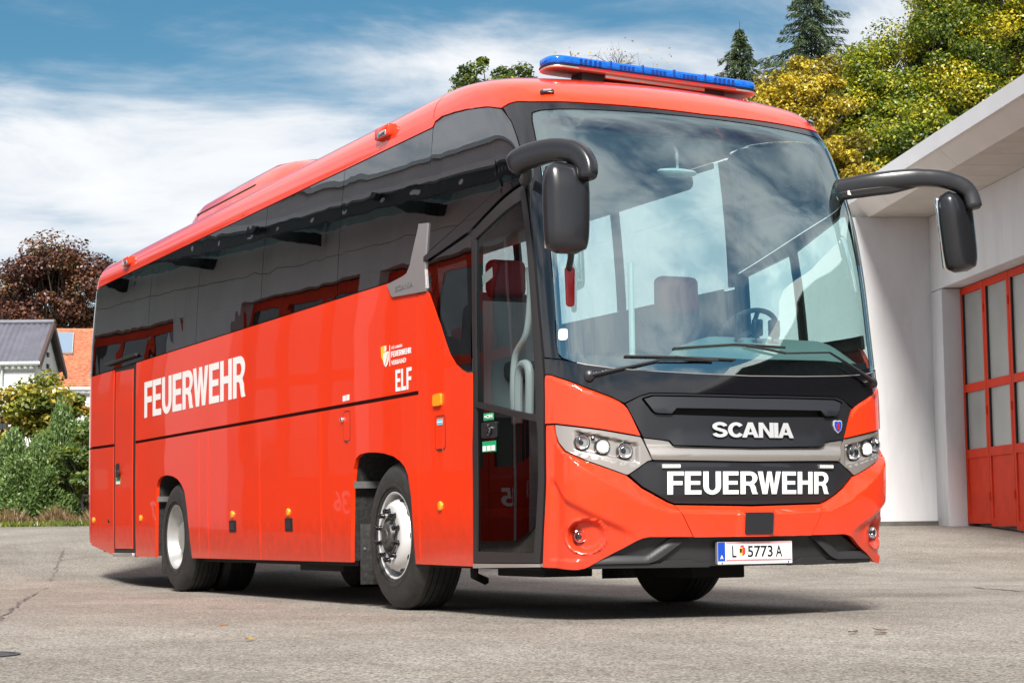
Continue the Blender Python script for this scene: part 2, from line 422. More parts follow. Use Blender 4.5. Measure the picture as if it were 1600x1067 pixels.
# ---- block capitals drawn as outlines (height 1)
def _arc(cx, cy, rx, ry, a0, a1, n=10): return [(cx + rx * math.cos(math.radians(a0 + (a1 - a0) * i / n)), cy + ry * math.sin(math.radians(a0 + (a1 - a0) * i / n))) for i in range(n + 1)]
def _stroke(c, w):
    L, R = [], []
    for i, p in enumerate(c):
        a, b = c[max(i - 1, 0)], c[min(i + 1, len(c) - 1)]; dx, dy = b[0] - a[0], b[1] - a[1]; l = math.hypot(dx, dy)
        nx, ny = -dy / l * w / 2, dx / l * w / 2; L.append((p[0] + nx, p[1] + ny)); R.append((p[0] - nx, p[1] - ny))
    return L + R[::-1]
GLYPH = {
 'E': ([(0, 0), (.64, 0), (.64, .175), (.21, .175), (.21, .42), (.59, .42), (.59, .585), (.21, .585), (.21, .825), (.63, .825), (.63, 1), (0, 1)], None, .64),
 'F': ([(0, 0), (.21, 0), (.21, .41), (.57, .41), (.57, .58), (.21, .58), (.21, .825), (.62, .825), (.62, 1), (0, 1)], None, .60),
 'H': ([(0, 0), (.21, 0), (.21, .42), (.50, .42), (.50, 0), (.71, 0), (.71, 1), (.50, 1), (.50, .60), (.21, .60), (.21, 1), (0, 1)], None, .71),
 'L': ([(0, 0), (.58, 0), (.58, .175), (.21, .175), (.21, 1), (0, 1)], None, .58),
 'I': ([(0, 0), (.21, 0), (.21, 1), (0, 1)], None, .21),
 'U': ([(0, 1), (0, .34)] + _arc(.35, .34, .35, .355, 180, 360)[1:] + [(.70, 1), (.49, 1), (.49, .34)] + _arc(.35, .34, .14, .175, 360, 180)[1:] + [(.21, 1)], None, .70),
 'R': ([(0, 0), (.21, 0), (.21, .385), (.33, .385), (.40, .34), (.46, .12), (.50, 0), (.735, 0), (.67, .12), (.64, .30), (.56, .44)] + _arc(.40, .71, .31, .29, -52, 90) + [(0, 1)],
       [(.21, .55), (.39, .55)] + _arc(.39, .69, .115, .14, -90, 90) + [(.21, .83)], .73),
 'W': ([(0, 1), (.215, 1), (.315, .34), (.415, 1), (.60, 1), (.70, .34), (.80, 1), (1.01, 1), (.815, 0), (.605, 0), (.507, .62), (.41, 0), (.20, 0)], None, 1.01),
 'A': ([(0, 0), (.215, 0), (.275, .195), (.525, .195), (.585, 0), (.80, 0), (.515, 1), (.285, 1)], [(.325, .36), (.475, .36), (.40, .66)], .80),
 'N': ([(0, 0), (.205, 0), (.205, .64), (.53, 0), (.74, 0), (.74, 1), (.535, 1), (.535, .36), (.21, 1), (0, 1)], None, .74),
 'C': (_stroke(_arc(.385, .5, .28, .40, 38, 322, 22), .205), None, .70),
 'S': (_stroke(_arc(.345, .715, .245, .19, 8, 262, 14) + _arc(.345, .29, .25, .19, 82, -172, 14), .20), None, .69),
}
KERN = {'RW': -.075, 'UE': .01, 'WE': -.015, 'FE': -.01, 'CA': -.06, 'AN': -.02, 'IA': -.03, 'LF': -.01}
def block_mesh(body, gap=.085):
    vs, fs, x = [], [], 0.0
    for q, ch in enumerate(body):
        x += KERN.get(body[q - 1:q + 1], 0) if q else 0
        o, h, w = GLYPH[ch]; loops = [[Vector((a + x, b, 0)) for a, b in o]] + ([[Vector((a + x, b, 0)) for a, b in h]] if h else [])
        k = len(vs); fs += [tuple(i + k for i in t) for t in tessellate_polygon(loops)]; vs += [(p.x, p.y) for l in loops for p in l]; x += w + gap
    fs2 = []
    for f in fs:
        a, b, c = (vs[i] for i in f)
        fs2.append(f if (b[0] - a[0]) * (c[1] - a[1]) - (b[1] - a[1]) * (c[0] - a[0]) > 0 else f[::-1])
    v = np.array(vs); v -= v.min(0); v /= v.max(0); return v, fs2
# ---- lettering: real letter outlines laid on a surface
_tc = {}
def text_mesh(body, bold=0.0, font_space=1.0):
    key = (body, bold, font_space)
    if key in _tc: return _tc[key]
    c = bpy.data.curves.new('lettering', 'FONT'); c.body = body; c.size = 1.0; c.offset = bold; c.space_character = font_space; c.resolution_u = 5
    o = bpy.data.objects.new('lettering', c); COL.objects.link(o)
    dg = bpy.context.evaluated_depsgraph_get(); me = o.evaluated_get(dg).to_mesh()
    vs = np.array([v.co[:] for v in me.vertices]); fs = [tuple(p.vertices) for p in me.polygons]
    o.to_mesh_clear(); bpy.data.objects.remove(o)
    vs = vs[:, :2]; vs -= vs.min(0); vs /= vs.max(0)          # unit box
    _tc[key] = (vs, fs); return vs, fs
def letters_uv(name, body, u0, u1, z0, z1, m, parent, off=0.003, bold=0.02, space=1.0, du=0.05, gap=None):
    """lettering on the skin from u0 (left end as read) to u1, between heights z0 and z1"""
    vs, fs = text_mesh(body, bold, space) if gap is None else block_mesh(body, gap)
    bm = bmesh.new(); vv = [bm.verts.new((u0 + (u1 - u0) * a, z0 + (z1 - z0) * b, 0)) for a, b in vs]
    for f in fs:
        try: bm.faces.new([vv[i] for i in f])
        except ValueError: pass
    bmesh.ops.recalc_face_normals(bm, faces=bm.faces)
    c = math.ceil(min(u0, u1) / du) * du
    while c < max(u0, u1):
        bmesh.ops.bisect_plane(bm, geom=bm.verts[:] + bm.edges[:] + bm.faces[:], plane_co=(c, 0, 0), plane_no=(1, 0, 0), dist=1e-6); c += du
    bm.verts.index_update(); uv = np.array([(v.co.x, v.co.y) for v in bm.verts])
    P = S(uv[:, 0], uv[:, 1]) + Nout(uv[:, 0], uv[:, 1]) * off
    for v, p in zip(bm.verts, P): v.co = p
    bm.normal_update()
    n = Vector(Nout(np.array([u0]), np.array([z0]))[0]); s_ = sum((f.normal * f.calc_area() for f in bm.faces), Vector())
    if s_.dot(n) < 0: bmesh.ops.reverse_faces(bm, faces=bm.faces)
    r = bmesh.ops.extrude_face_region(bm, geom=bm.faces[:])
    me = bpy.data.meshes.new(name)
    ex = [g for g in r['geom'] if isinstance(g, bmesh.types.BMVert)]
    for v in ex: v.co += n * min(0.0015, off * 0.5)
    bm.to_mesh(me); bm.free(); me.materials.append(MT[m]); return link(bpy.data.objects.new(name, me), parent)
def letters_flat(name, body, M, w, h, m, parent, bold=0.0, space=1.0, depth=0.002, mirror=False):
    """lettering in the local xy plane of M (lower left corner at the origin)"""
    vs, fs = text_mesh(body, bold, space); n = len(vs)
    V = [M @ Vector((a * w, b * h, 0)) for a, b in vs] + [M @ Vector((a * w, b * h, depth)) for a, b in vs]
    cnt = {}
    for f in fs:
        for i in range(len(f)):
            e = (f[i], f[(i + 1) % len(f)]); cnt[e] = 1
    F = [tuple(i + n for i in f) for f in fs]
    for (a, b) in cnt:
        if (b, a) not in cnt: F.append((a, b, b + n, a + n))
    me = bpy.data.meshes.new(name); me.from_pydata(V, [], F); me.materials.append(MT[m] if isinstance(m, str) else m)
    return link(bpy.data.objects.new(name, me), parent)
# ------------------------------------------------------------------ the coach
bus = empty('coach_bus', (1.25, 5.6, 0.0))
tag(bus, 'red fire brigade coach with white FEUERWEHR lettering and blue roof light bar', 'bus')
G = 0.006

# --- windscreen
WS = [(0, 3.135), (.4, 3.135), (.75, 3.133), (1.03, 3.13), (1.15, 3.127), (1.21, 3.115), (1.224, 3.06), (1.221, 2.95), (1.217, 2.9), (1.215, 2.72), (1.208, 2.4), (1.203, 2.077), (1.207, 1.784),
      (1.214, 1.64), (1.208, 1.585), (1.185, 1.556), (1.12, 1.53), (1.043, 1.511), (.899, 1.491), (.72, 1.477), (.375, 1.462), (0, 1.455)]
panel('windscreen', sym(WS), 'wsglass', bus, off=0.0, thick=0.006, du=0.05, dz=0.08)
CLR = [(0, 3.09), (.4, 3.09), (.8, 3.083), (1.12, 3.076), (1.165, 3.068), (1.182, 3.04), (1.187, 2.9), (1.184, 2.7), (1.176, 2.4), (1.172, 2.077), (1.176, 1.784), (1.182, 1.66), (1.172, 1.60), (1.13, 1.566),
       (1.05, 1.54), (.95, 1.524), (.905, 1.53), (.86, 1.55), (.808, 1.564), (.6, 1.568), (.3, 1.562), (0, 1.556)]
panel('windscreen_border', sym(WS), 'gloss', bus, off=-0.009, thick=0.004, du=0.06, dz=0.1, holes=[sym(CLR)])
# --- glossy black surround of the windscreen (two pillars and the band above)
TOP = [(0, 3.162), (.473, 3.174), (.82, 3.18), (1.1, 3.187), (1.195, 3.195), (1.291, 3.213), (1.359, 3.211), (1.43, 3.196)]
LEG = [(1.41, 3.12), (1.391, 3.084), (1.372, 3.0), (1.359, 2.939), (1.346, 2.86), (1.345, 2.76), (1.352, 2.68), (1.336, 2.50), (1.325, 2.3), (1.318, 2.144), (1.316, 1.875), (1.312, 1.655), (1.309, 1.566)]
INN = [(1.19, 1.548), (1.217, 1.576), (1.222, 1.64), (1.215, 1.784), (1.211, 2.077), (1.216, 2.4), (1.223, 2.72), (1.225, 2.9), (1.230, 2.95), (1.233, 3.06), (1.218, 3.123), (1.155, 3.135), (1.03, 3.138), (.75, 3.141), (.4, 3.143), (0, 3.143)]
panel('windscreen_surround', sym(TOP + LEG + INN), 'gloss', bus, off=0.0, thick=0.02, du=0.05, dz=0.1)
# --- black panel under the windscreen
WP = [(0, 1.447), (.375, 1.454), (.72, 1.469), (.899, 1.483), (1.043, 1.503), (1.12, 1.522), (1.19, 1.54), (1.31, 1.556),
      (1.309, 1.464), (1.273, 1.461), (1.155, 1.421), (1.05, 1.376), (.9, 1.318), (.845, 1.29), (.825, 1.281), (.729, 1.325), (.665, 1.343), (0, 1.338)]
panel('wiper_panel', sym(WP), 'gloss', bus, off=0.004, thick=0.02, du=0.05, dz=0.08)
edge = MB(); pts = [(-1.1 + .05 * i) for i in range(45)]
edge.tube([Vector(S(np.array([a]), np.array([float(np.interp(abs(a), [0, .375, .72, .899, 1.043, 1.12], [1.451, 1.458, 1.473, 1.487, 1.507, 1.526]))]))[0]) + Vector((0, -.006, 0)) for a in pts], 0.0032, 6)
edge.build('glass_edge_trim', 'wing', bus, smooth=True)

# --- grille panels
GR = [(0, 1.331), (.665, 1.336), (.729, 1.318), (.818, 1.274), (.808, 1.262), (.716, 1.078), (.556, 1.060), (.531, 1.032), (0, 1.020)]
VENT = [(0, 1.322), (.655, 1.327), (.715, 1.310), (.722, 1.30), (.66, 1.222), (.632, 1.212), (0, 1.200)]
panel('grille_panel', sym(GR), 'satin', bus, off=0.012, thick=0.03, du=0.05, dz=0.06, holes=[sym(VENT)],
      disp=lambda u, z: 0.02 * np.clip((1.12 - z) / .1, 0, 1) * np.clip((.6 - np.abs(u)) / .1, 0, 1) - 0.012 * np.clip((np.abs(u) - .72) / .08, 0, 1))
VEN2 = [(0, 1.314), (.648, 1.319), (.705, 1.303), (.652, 1.226), (.628, 1.219), (.545, 1.2165), (.512, 1.250), (0, 1.247)]
panel('vent_panel', sym(VEN2), 'satin', bus, off=0.006, thick=0.02, du=0.05, dz=0.06, disp=lambda u, z: 0.028 * np.clip((1.32 - z) / .08, 0, 1))
panel('vent_slot', sym([(0, 1.256), (.53, 1.258), (.57, 1.21), (.57, 1.19), (0, 1.19)]), 'void', bus, off=-0.03, thick=0.01, du=0.08, dz=0.06)
SV = [(0, 1.014), (.534, 1.026), (.560, 1.054), (.712, 1.071), (.665, .950), (.655, .945), (0, .936)]
panel('silver_strip', sym(SV), 'silver', bus, off=0.004, thick=0.03, du=0.05, dz=0.02,
      disp=lambda u, z: 0.022 * np.clip(1 - np.abs(z - .972) / .05, 0, 1) ** .7)
LB = [(0, .930), (.645, .938), (.69, .930), (.800, .857), (.723, .790), (.60, .722), (.565, .704), (.52, .688), (0, .678)]
panel('lower_grille_panel', sym(LB), 'satin', bus, off=0.0, thick=0.03, du=0.05, dz=0.05,
      disp=lambda u, z: 0.014 * np.clip((z - .70) / .04, 0, 1) * np.clip((.72 - np.abs(u)) / .1, 0, 1) * np.clip((.925 - z) / .02, 0, 1))
letters_uv('lettering', 'FEUERWEHR', .574, -.574, .739, .875, 'white', bus, off=0.018, du=.05, gap=.075)
letters_uv('lettering', 'SCANIA', .287, -.284, 1.077, 1.168, 'lettersilver', bus, off=0.034, du=.05, gap=.02)
# griffin shield badge
bm_ = MB(); Mb = on_skin(-.662, 1.155, .013)
sh = [(-.036, .034), (-.02, .04), (0, .036), (.02, .04), (.036, .034), (.038, .005), (.026, -.022), (0, -.042), (-.026, -.022), (-.038, .005)]
badge = MB().prism(sh, Mb, .008).build('shield_badge', 'lettersilver', bus)
MB().prism([(x * .82, y * .82) for x, y in sh], Mb @ Matrix.Translation((0, 0, .0085)), .002).build('shield_field', 'plateblue', badge)
gr = [(-.012, -.014), (-.006, -.004), (-.014, .004), (-.006, .018), (.004, .022), (.012, .014), (.006, .006), (.016, -.004), (.008, -.01), (.01, -.02), (-.004, -.022)]
MB().prism(gr, Mb @ Matrix.Translation((0, 0, .0105)), .002).build('shield_figure', 'red', badge)
for s in (1, -1):                       # small LED flashers over the lettering
    b = panel('flasher', [(s * .607, .920), (s * .494, .920), (s * .494, .894), (s * .607, .894)][::s], 'alu', bus, off=0.026, thick=0.02, du=.03)
    for k in range(5):
        uc = s * (.597 - .0235 * k)
        panel('led', [(uc + .009, .915), (uc - .009, .915), (uc - .009, .899), (uc + .009, .899)], 'white', b, off=.0285, thick=.002)

# --- red corner panels and bumper
CP = [(1.307, 1.456), (1.273, 1.453), (1.155, 1.413), (1.05, 1.368), (.9, 1.31), (.85, 1.285), (.822, 1.262), (.808, 1.243), (.735, 1.087), (.963, 1.127), (1.245, 1.168), (1.314, 1.168)]
def cp_disp(u, z): return 0.012 * np.clip((np.interp(np.abs(u), [.8, .85, .9, 1.05, 1.155, 1.273, 1.31], [1.24, 1.285, 1.31, 1.368, 1.413, 1.453, 1.456]) - z) / .03, 0, 1) ** .5
TZ = ([0, .525, .568, .728, .818, 1.055, 1.187, 1.235, 1.253, 1.32], [.665, .676, .69, .776, .85, .935, .996, 1.05, 1.13, 1.157])
SZ = ([0, .495, .576, .736, .874, 1.051, 1.181, 1.25, 1.32], [.619, .631, .64, .694, .77, .884, .985, 1.04, 1.15])
CZ = ([.70, .772, .967, 1.179, 1.265], [.50, .533, .621, .736, .851])
def sst(x): x = np.clip(x, 0, 1); return x * x * (3 - 2 * x)
def bump_disp(u, z):
    a = np.abs(u); zt = np.interp(a, *TZ); zs = np.interp(a, *SZ)
    k = np.clip((zt - z) / np.maximum(zt - zs, .01), 0, 1); k = np.where(k > .92, .92 + (k - .92) * .5, k)
    fade = sst((1.28 - a) / .18)
    h = .055 * k * fade
    zc = np.interp(a, *CZ); h = h - .03 * sst((zc - z) / .055) * sst((a - .74) / .16) * sst((1.30 - a) / .06)
    h = h - .012 * sst((.38 - z) / .02) * sst((a - 1.0) / .1) * 0 + .016 * sst((.375 - z) / .02) * sst((a - 1.06) / .05) * sst((1.30 - a) / .05)
    r = np.sqrt(((a - 1.058) / .118) ** 2 + ((z - .503) / .098) ** 2)
    h = h - .062 * sst((1.0 - r) / .30) * np.clip(.75 + (a - 1.058) * 3.0, .35, 1.25)
    h = h + .008 * np.exp(-((r - 1.04) / .06) ** 2)
    sq = sst((.125 - a) / .012) * sst((.648 - z) / .012)
    h = h + .006 * sq * (z > .4)
    return h
BC = [(1.316, 1.158), (1.258, 1.158), (1.256, 1.13), (1.238, 1.052), (1.19, .998), (1.058, .937), (.822, .853), (.73, .777), (.568, .692), (.529, .679), (.492, .628), (.420, .496),
      (.688, .499), (.73, .492), (.765, .478), (.847, .43), (.954, .374), (1.037, .326), (1.06, .317), (1.09, .313), (1.19, .313), (1.34, .320), (1.336, .498), (1.319, .826), (1.318, 1.11)]
for s in (1, -1):
    f = (lambda p: p) if s == 1 else mir
    panel('corner_panel', f(CP), 'paint', bus, off=0.0, thick=0.025, du=0.03, dz=0.03, disp=cp_disp)
    panel('bumper_corner', f(BC), 'paint', bus, off=0.0, thick=0.03, du=0.014, dz=0.014, disp=bump_disp)
panel('bumper_centre', sym([(0, .665), (.523, .676), (.486, .627), (.414, .494), (0, .494)]), 'paint', bus, off=0.0, thick=0.03, du=0.03, dz=0.01, disp=bump_disp)
panel('radar_cover', rounded([(.082, .636), (-.112, .636), (-.112, .509), (.082, .509)], .012), 'satin', bus, off=.066, thick=.03, du=.05, dz=.05)
# lower black apron with ribs
LG = [(0, .487), (.688, .491), (.728, .484), (.758, .471), (.843, .423), (.95, .368), (1.03, .320), (1.04, .312), (.449, .304), (.262, .312), (0, .313)]
panel('lower_apron', sym(LG), 'matte', bus, off=-0.012, thick=0.03, du=0.06, dz=0.04)
for s in (1, -1):
    f = (lambda p: p) if s == 1 else mir
    rib = [(.965, .376), (.945, .388), (.70, .384), (.68, .392), (.55, .478), (.53, .484), (.44, .484), (.60, .372), (.64, .352), (.68, .342), (1.01, .340)]
    panel('apron_rib', f(rib), 'rib', bus, off=.006, thick=.03, du=.02, dz=.008,
          disp=lambda u, z: .014 * sst((np.interp(np.abs(u), [.44, .53, .55, .68, .70, 1.0], [.488, .488, .480, .396, .390, .390]) - z) / .045))
    panel('apron_lip', f([(1.02, .336), (.60, .336), (.575, .352), (.40, .352), (.36, .336), (.28, .332), (.28, .310), (1.036, .314)]), 'matte', bus, off=.006, thick=.03, du=.06, dz=.03)
panel('apron_bar', sym([(0, .487), (.44, .489), (.42, .470), (0, .468)]), 'matte', bus, off=.004, thick=.03, du=.08)

# --- headlights and fog lights
def lamp(parent, u, z, r, off, lit=False, name='lamp', deep=.03, fwd=0.0):
    M = on_skin(u, z, off); d = M.to_3x3() @ Vector((0, 0, 1)); tgt = Vector((d.x * .35, -1, .0)).normalized()
    q = tgt.to_track_quat('Z', 'Y').to_matrix().to_4x4(); M = Matrix.Translation(M.translation) @ q
    o = MB().lathe([(r * 1.16, -.02), (r * 1.16, .004), (r * 1.1, .009), (r * 1.0, .006), (r * .98, -.004), (r * .62, -deep), (r * .30, -deep - .004), (0.0005, -deep - .004)], M, 32).build(name, 'chrome', parent, smooth=True)
    MB().lathe([(r * 1.30, -.02), (r * 1.30, .001), (r * 1.17, .003), (r * 1.165, -.01)], M, 32).build('lamp_ring', 'gloss', o, smooth=True)
    if lit:
        MB().lathe([(r * .86, -.012), (r * .8, -.004), (.0005, -.002)], M, 24).build('bulb', 'led', o, smooth=True)
    else:
        MB().lathe([(r * .42, -deep), (r * .40, -deep + .012), (r * .25, -deep + .02), (.0005, -deep + .022)], M, 24).build('projector', 'gloss', o, smooth=True)
    MB().lathe([(r * 1.0, .003), (r * .8, .010), (r * .4, .014), (.0005, .015)], M, 32).build('lens', 'lens', o, smooth=True)
    return o
HL = [(1.248, 1.158), (.963, 1.117), (.733, 1.078), (.724, 1.068), (.664, .945), (.69, .938), (.81, .860), (.822, .859), (1.051, .943), (1.18, 1.004), (1.222, 1.052), (1.240, 1.10)]
def hl_disp(u, z):
    a = np.abs(u); h = 0 * a
    # recessed tray behind the lamps
    t = (a - .76) / .40; zc = .985 + t * .085
    inside = sst((.062 - np.abs(z - zc)) / .018) * sst((a - .735) / .03) * sst((1.135 - a) / .04)
    h = h - .024 * inside
    h = h + .006 * sst((zc - .075 - z) / .006)
    return h
for s in (1, -1):
    f = (lambda p: p) if s == 1 else mir
    h = panel('headlight', f(HL), 'silver', bus, off=.002, thick=.03, du=.012, dz=.012, disp=hl_disp)
    lamp(h, s * 1.081, 1.051, .037, -.002); lamp(h, s * .961, 1.024, .037, -.002, lit=True); lamp(h, s * .826, .997, .038, -.002)
    MB().lathe([(.012, -.02), (.012, .008), (.0005, .012)], on_skin(s * 1.018, 1.072, -.01), 12).build('washer_jet', 'gloss', h, smooth=True)
    lamp(bus, s * 1.094, .497, .033, -.022, name='fog_light', deep=.02)

# --- number plate
MP = on_skin(-.014, .394, .030); MP = Matrix.Translation(MP.translation) @ Matrix(((1, 0, 0, 0), (0, 0, -1, 0), (0, 1, 0, 0), (0, 0, 0, 1)))
pl = MB().prism(rounded([(-.267, -.068), (.267, -.068), (.267, .068), (-.267, .068)], .008), MP @ Matrix.Translation((0, 0, -.02)), .02).build('number_plate', 'alu', bus)
def plq(name, x0, x1, y0, y1, m, z=.0005, d=.0012): return MB().prism([(x0, y0), (x1, y0), (x1, y1), (x0, y1)], MP @ Matrix.Translation((0, 0, z)), d).build(name, m, pl)
plq('plate_face', -.262, .262, -.046, .064, 'white'); plq('plate_caption_strip', -.262, .262, -.064, -.049, 'white')
plq('plate_stripe', -.205, .258, .055, .0575, 'platered', .002); plq('plate_stripe', -.205, .258, .0605, .062, 'platered', .002)
plq('plate_stripe', -.205, .258, -.0405, -.038, 'platered', .002); plq('plate_stripe', -.205, .258, -.0445, -.043, 'platered', .002)
plq('euro_band', -.262, -.212, -.046, .064, 'plateblue', .002)
letters_flat('plate_letter', 'A', MP @ Matrix.Translation((-.247, -.034, .0035)), .02, .022, 'white', pl, .02)
letters_flat('plate_letter', 'L', MP @ Matrix.Translation((-.163, -.025, .002)), .030, .068, 'ink', pl, .012)
letters_flat('plate_number', '5773', MP @ Matrix.Translation((-.054, -.025, .002)), .178, .068, 'ink', pl, .012, .98)
letters_flat('plate_letter', 'A', MP @ Matrix.Translation((.146, -.025, .002)), .046, .068, 'ink', pl, .012)
cr = MB().prism([(-.022, .02), (.022, .02), (.022, -.012), (.012, -.024), (0, -.03), (-.012, -.024), (-.022, -.012)], MP @ Matrix.Translation((-.092, .012, .002)), .0012).build('plate_crest', 'yellow', pl)
MB().prism([(0, .02), (.022, .02), (.022, -.012), (.012, -.024), (0, -.03)], MP @ Matrix.Translation((-.092, .012, .0034)), .0008).build('crest_half', 'platered', cr)
MB().prism([(-.018, .014), (-.003, .014), (-.003, -.01), (-.018, -.01)], MP @ Matrix.Translation((-.092, .012, .0034)), .0008).build('crest_eagle', 'ink', cr)
MB().prism([(-.016, .022), (.016, .022), (.01, .034), (-.01, .034)], MP @ Matrix.Translation((-.092, .012, .002)), .0012).build('crest_crown', 'platered', cr)
for x in (-.235, .235): MB().lathe([(.005, 0), (.005, .003), (.0005, .004)], MP @ Matrix.Translation((x, -.0565, .0015)), 10).build('plate_screw', 'plateblue', pl)

# --- wipers
def wiper(side):
    w = None
    if side == 1:
        piv, elb, tip = (1.028, 1.437, .05), (.60, 1.530, .05), (.235, 1.533, .045)
        blade = [(.81, 1.556), (.5, 1.553), (.1, 1.545)]; att = (.5, 1.553)
    else:
        piv, elb, tip = (-.998, 1.437, .05), (-.60, 1.607, .05), (-.25, 1.590, .045)
        blade = [(-.27, 1.632), (.1, 1.638), (.50, 1.606)]; att = (.02, 1.63)
    P = lambda u, z, o: Vector(S(np.array([u]), np.array([z]))[0]) + Vector(Nout(np.array([u]), np.array([z]))[0]) * o
    def path(a, b, n, o0, o1): return [P(a[0] + (b[0] - a[0]) * i / n, a[1] + (b[1] - a[1]) * i / n, o0 + (o1 - o0) * i / n) for i in range(n + 1)]
    arm = MB(); arm.tube(path(piv, elb, 6, .05, .05) , [.021, .020, .017, .015, .013, .011, .010], 8, flat=.6)
    arm.tube(path(elb, tip, 5, .05, .04), .009, 8, flat=.7); w = arm.build('wiper', 'satin', bus, smooth=True)
    MB().lathe([(.030, -.05), (.034, .0), (.030, .022), (.015, .03), (.0005, .031)], on_skin(piv[0], piv[1], .035), 20).build('wiper_pivot', 'satin', w, smooth=True)
    bl = MB(); pts = []
    for (a, b), (c, d) in zip(blade, blade[1:]): pts += [P(a + (c - a) * i / 6, b + (d - b) * i / 6, .016) for i in range(7)]
    bl.tube(pts[:7] + pts[8:], .0085, 6); bl.build('wiper_blade', 'rubber', w, smooth=True)
    MB().tube([P(*tip[:2], .042), P((tip[0] + att[0]) / 2, (tip[1] + att[1]) / 2, .04), P(*att, .025)], .008, 6).build('wiper_link', 'rubber', w, smooth=True)
wiper(1); wiper(-1)

# --- roof front cap and roof
def capside(s):
    low = [(1.446, 3.20), (1.591, 3.247), (1.72, 3.272), (1.888, 3.298), (2.15, 3.318), (2.563, 3.331), (2.85, 3.318)]
    lv = [3.30, 3.36, 3.43, 3.49, 3.545, 3.59, 3.62, 3.64, 3.649]
    seam = [(u_at_y(v, 2.035 - .04 * (v - 3.3)), v) for v in lv]
    return low, seam
low, seam = capside(1)
CAPH = [(0, 3.170), (.473, 3.182), (.82, 3.188), (1.1, 3.195), (1.195, 3.203), (1.291, 3.221), (1.359, 3.219), (1.43, 3.205)] + low + seam
CAPH = [p for p in CAPH if p[0] >= 0]
half_top = [(0, 3.649)]
top_r = [(seam[-1][0] * (1 - i / 6), 3.649) for i in range(1, 6)]
panel('roof_front_cap', sym(CAPH + top_r + half_top), 'paint', bus, off=0.004, thick=0.02, du=0.06, dz=0.03)
for s in (1, -1):
    lv = [3.284, 3.36, 3.43, 3.49, 3.545, 3.59, 3.62, 3.64, 3.649]
    out = [(u_at_y(v, 2.045), v) for v in lv] + [(yu(11.38), v) for v in lv[::-1]]
    panel('roof_side', out if s == 1 else mir(out), 'paint', bus, off=0.004, thick=0.02, du=0.5, dz=0.02)
# roof pod with slots
pod = MB(); prof = [(0.24, 3.50), (.27, 3.62), (.32, 3.72), (.42, 3.795), (.62, 3.835), (1.25, 3.85)]
prof = prof + [(2.5 - a, b) for a, b in prof[-2::-1]]; rows = []
for Y, k in ((5.25, 0.0), (5.4, .30), (5.6, .62), (5.9, .88), (6.3, 1.0), (8.2, 1.0), (8.5, .9), (8.75, .6), (8.9, .0)):
    rows.append([(1.25 + (x - 1.25) * (.80 + .20 * k), Y, 3.50 + (z - 3.50) * k) for x, z in prof])
n = len(prof); pod.add([p for r in rows for p in r], [(i * n + j, i * n + j + 1, (i + 1) * n + j + 1, (i + 1) * n + j) for i in range(len(rows) - 1) for j in range(n - 1)])
podo = pod.build('roof_pod', 'paint', bus, smooth=True, angle=60)
for s in (1, -1):
    x = 1.25 - s * .955
    MB().box((x - .02, 6.5, 3.625), (x + .05, 8.3, 3.650)).build('pod_slot', 'void', podo, bevel=.004)
# side roof lamps
for Yl in (2.92, 10.15):
    for s in (1, -1):
        zl = 3.405; P0 = Vector(S(np.array([s * yu(Yl)]), np.array([zl]))[0]); sx = -s
        b = MB().box((-.05, -.13, -.045), (.05, .13, .045), Matrix.Translation(P0 + Vector((sx * .0, 0, .012)))).build('roof_lamp', 'paint', bus, bevel=.018, seg=3)
        MB().box((-.012, -.075, -.025), (.012, .075, .015), Matrix.Translation(P0 + Vector((sx * .048, -.03, -.004)))).build('lamp_lens', 'chrome', b, bevel=.006)
for s in (1, -1):                      # marker lamps over the windscreen
    M = on_skin(s * 1.06, 3.258, .008)
    b = MB().prism(rounded([(-.045, -.02), (.04, -.02), (.045, 0), (.035, .02), (-.035, .02), (-.05, 0)], .012), M, .016).build('marker_lamp', 'gloss', bus, bevel=.004)
    MB().prism(rounded([(-.026, -.010), (.026, -.010), (.026, .010), (-.026, .010)], .006), M @ Matrix.Translation((0, 0, .0162)), .004).build('marker_lens', 'chrome', b)
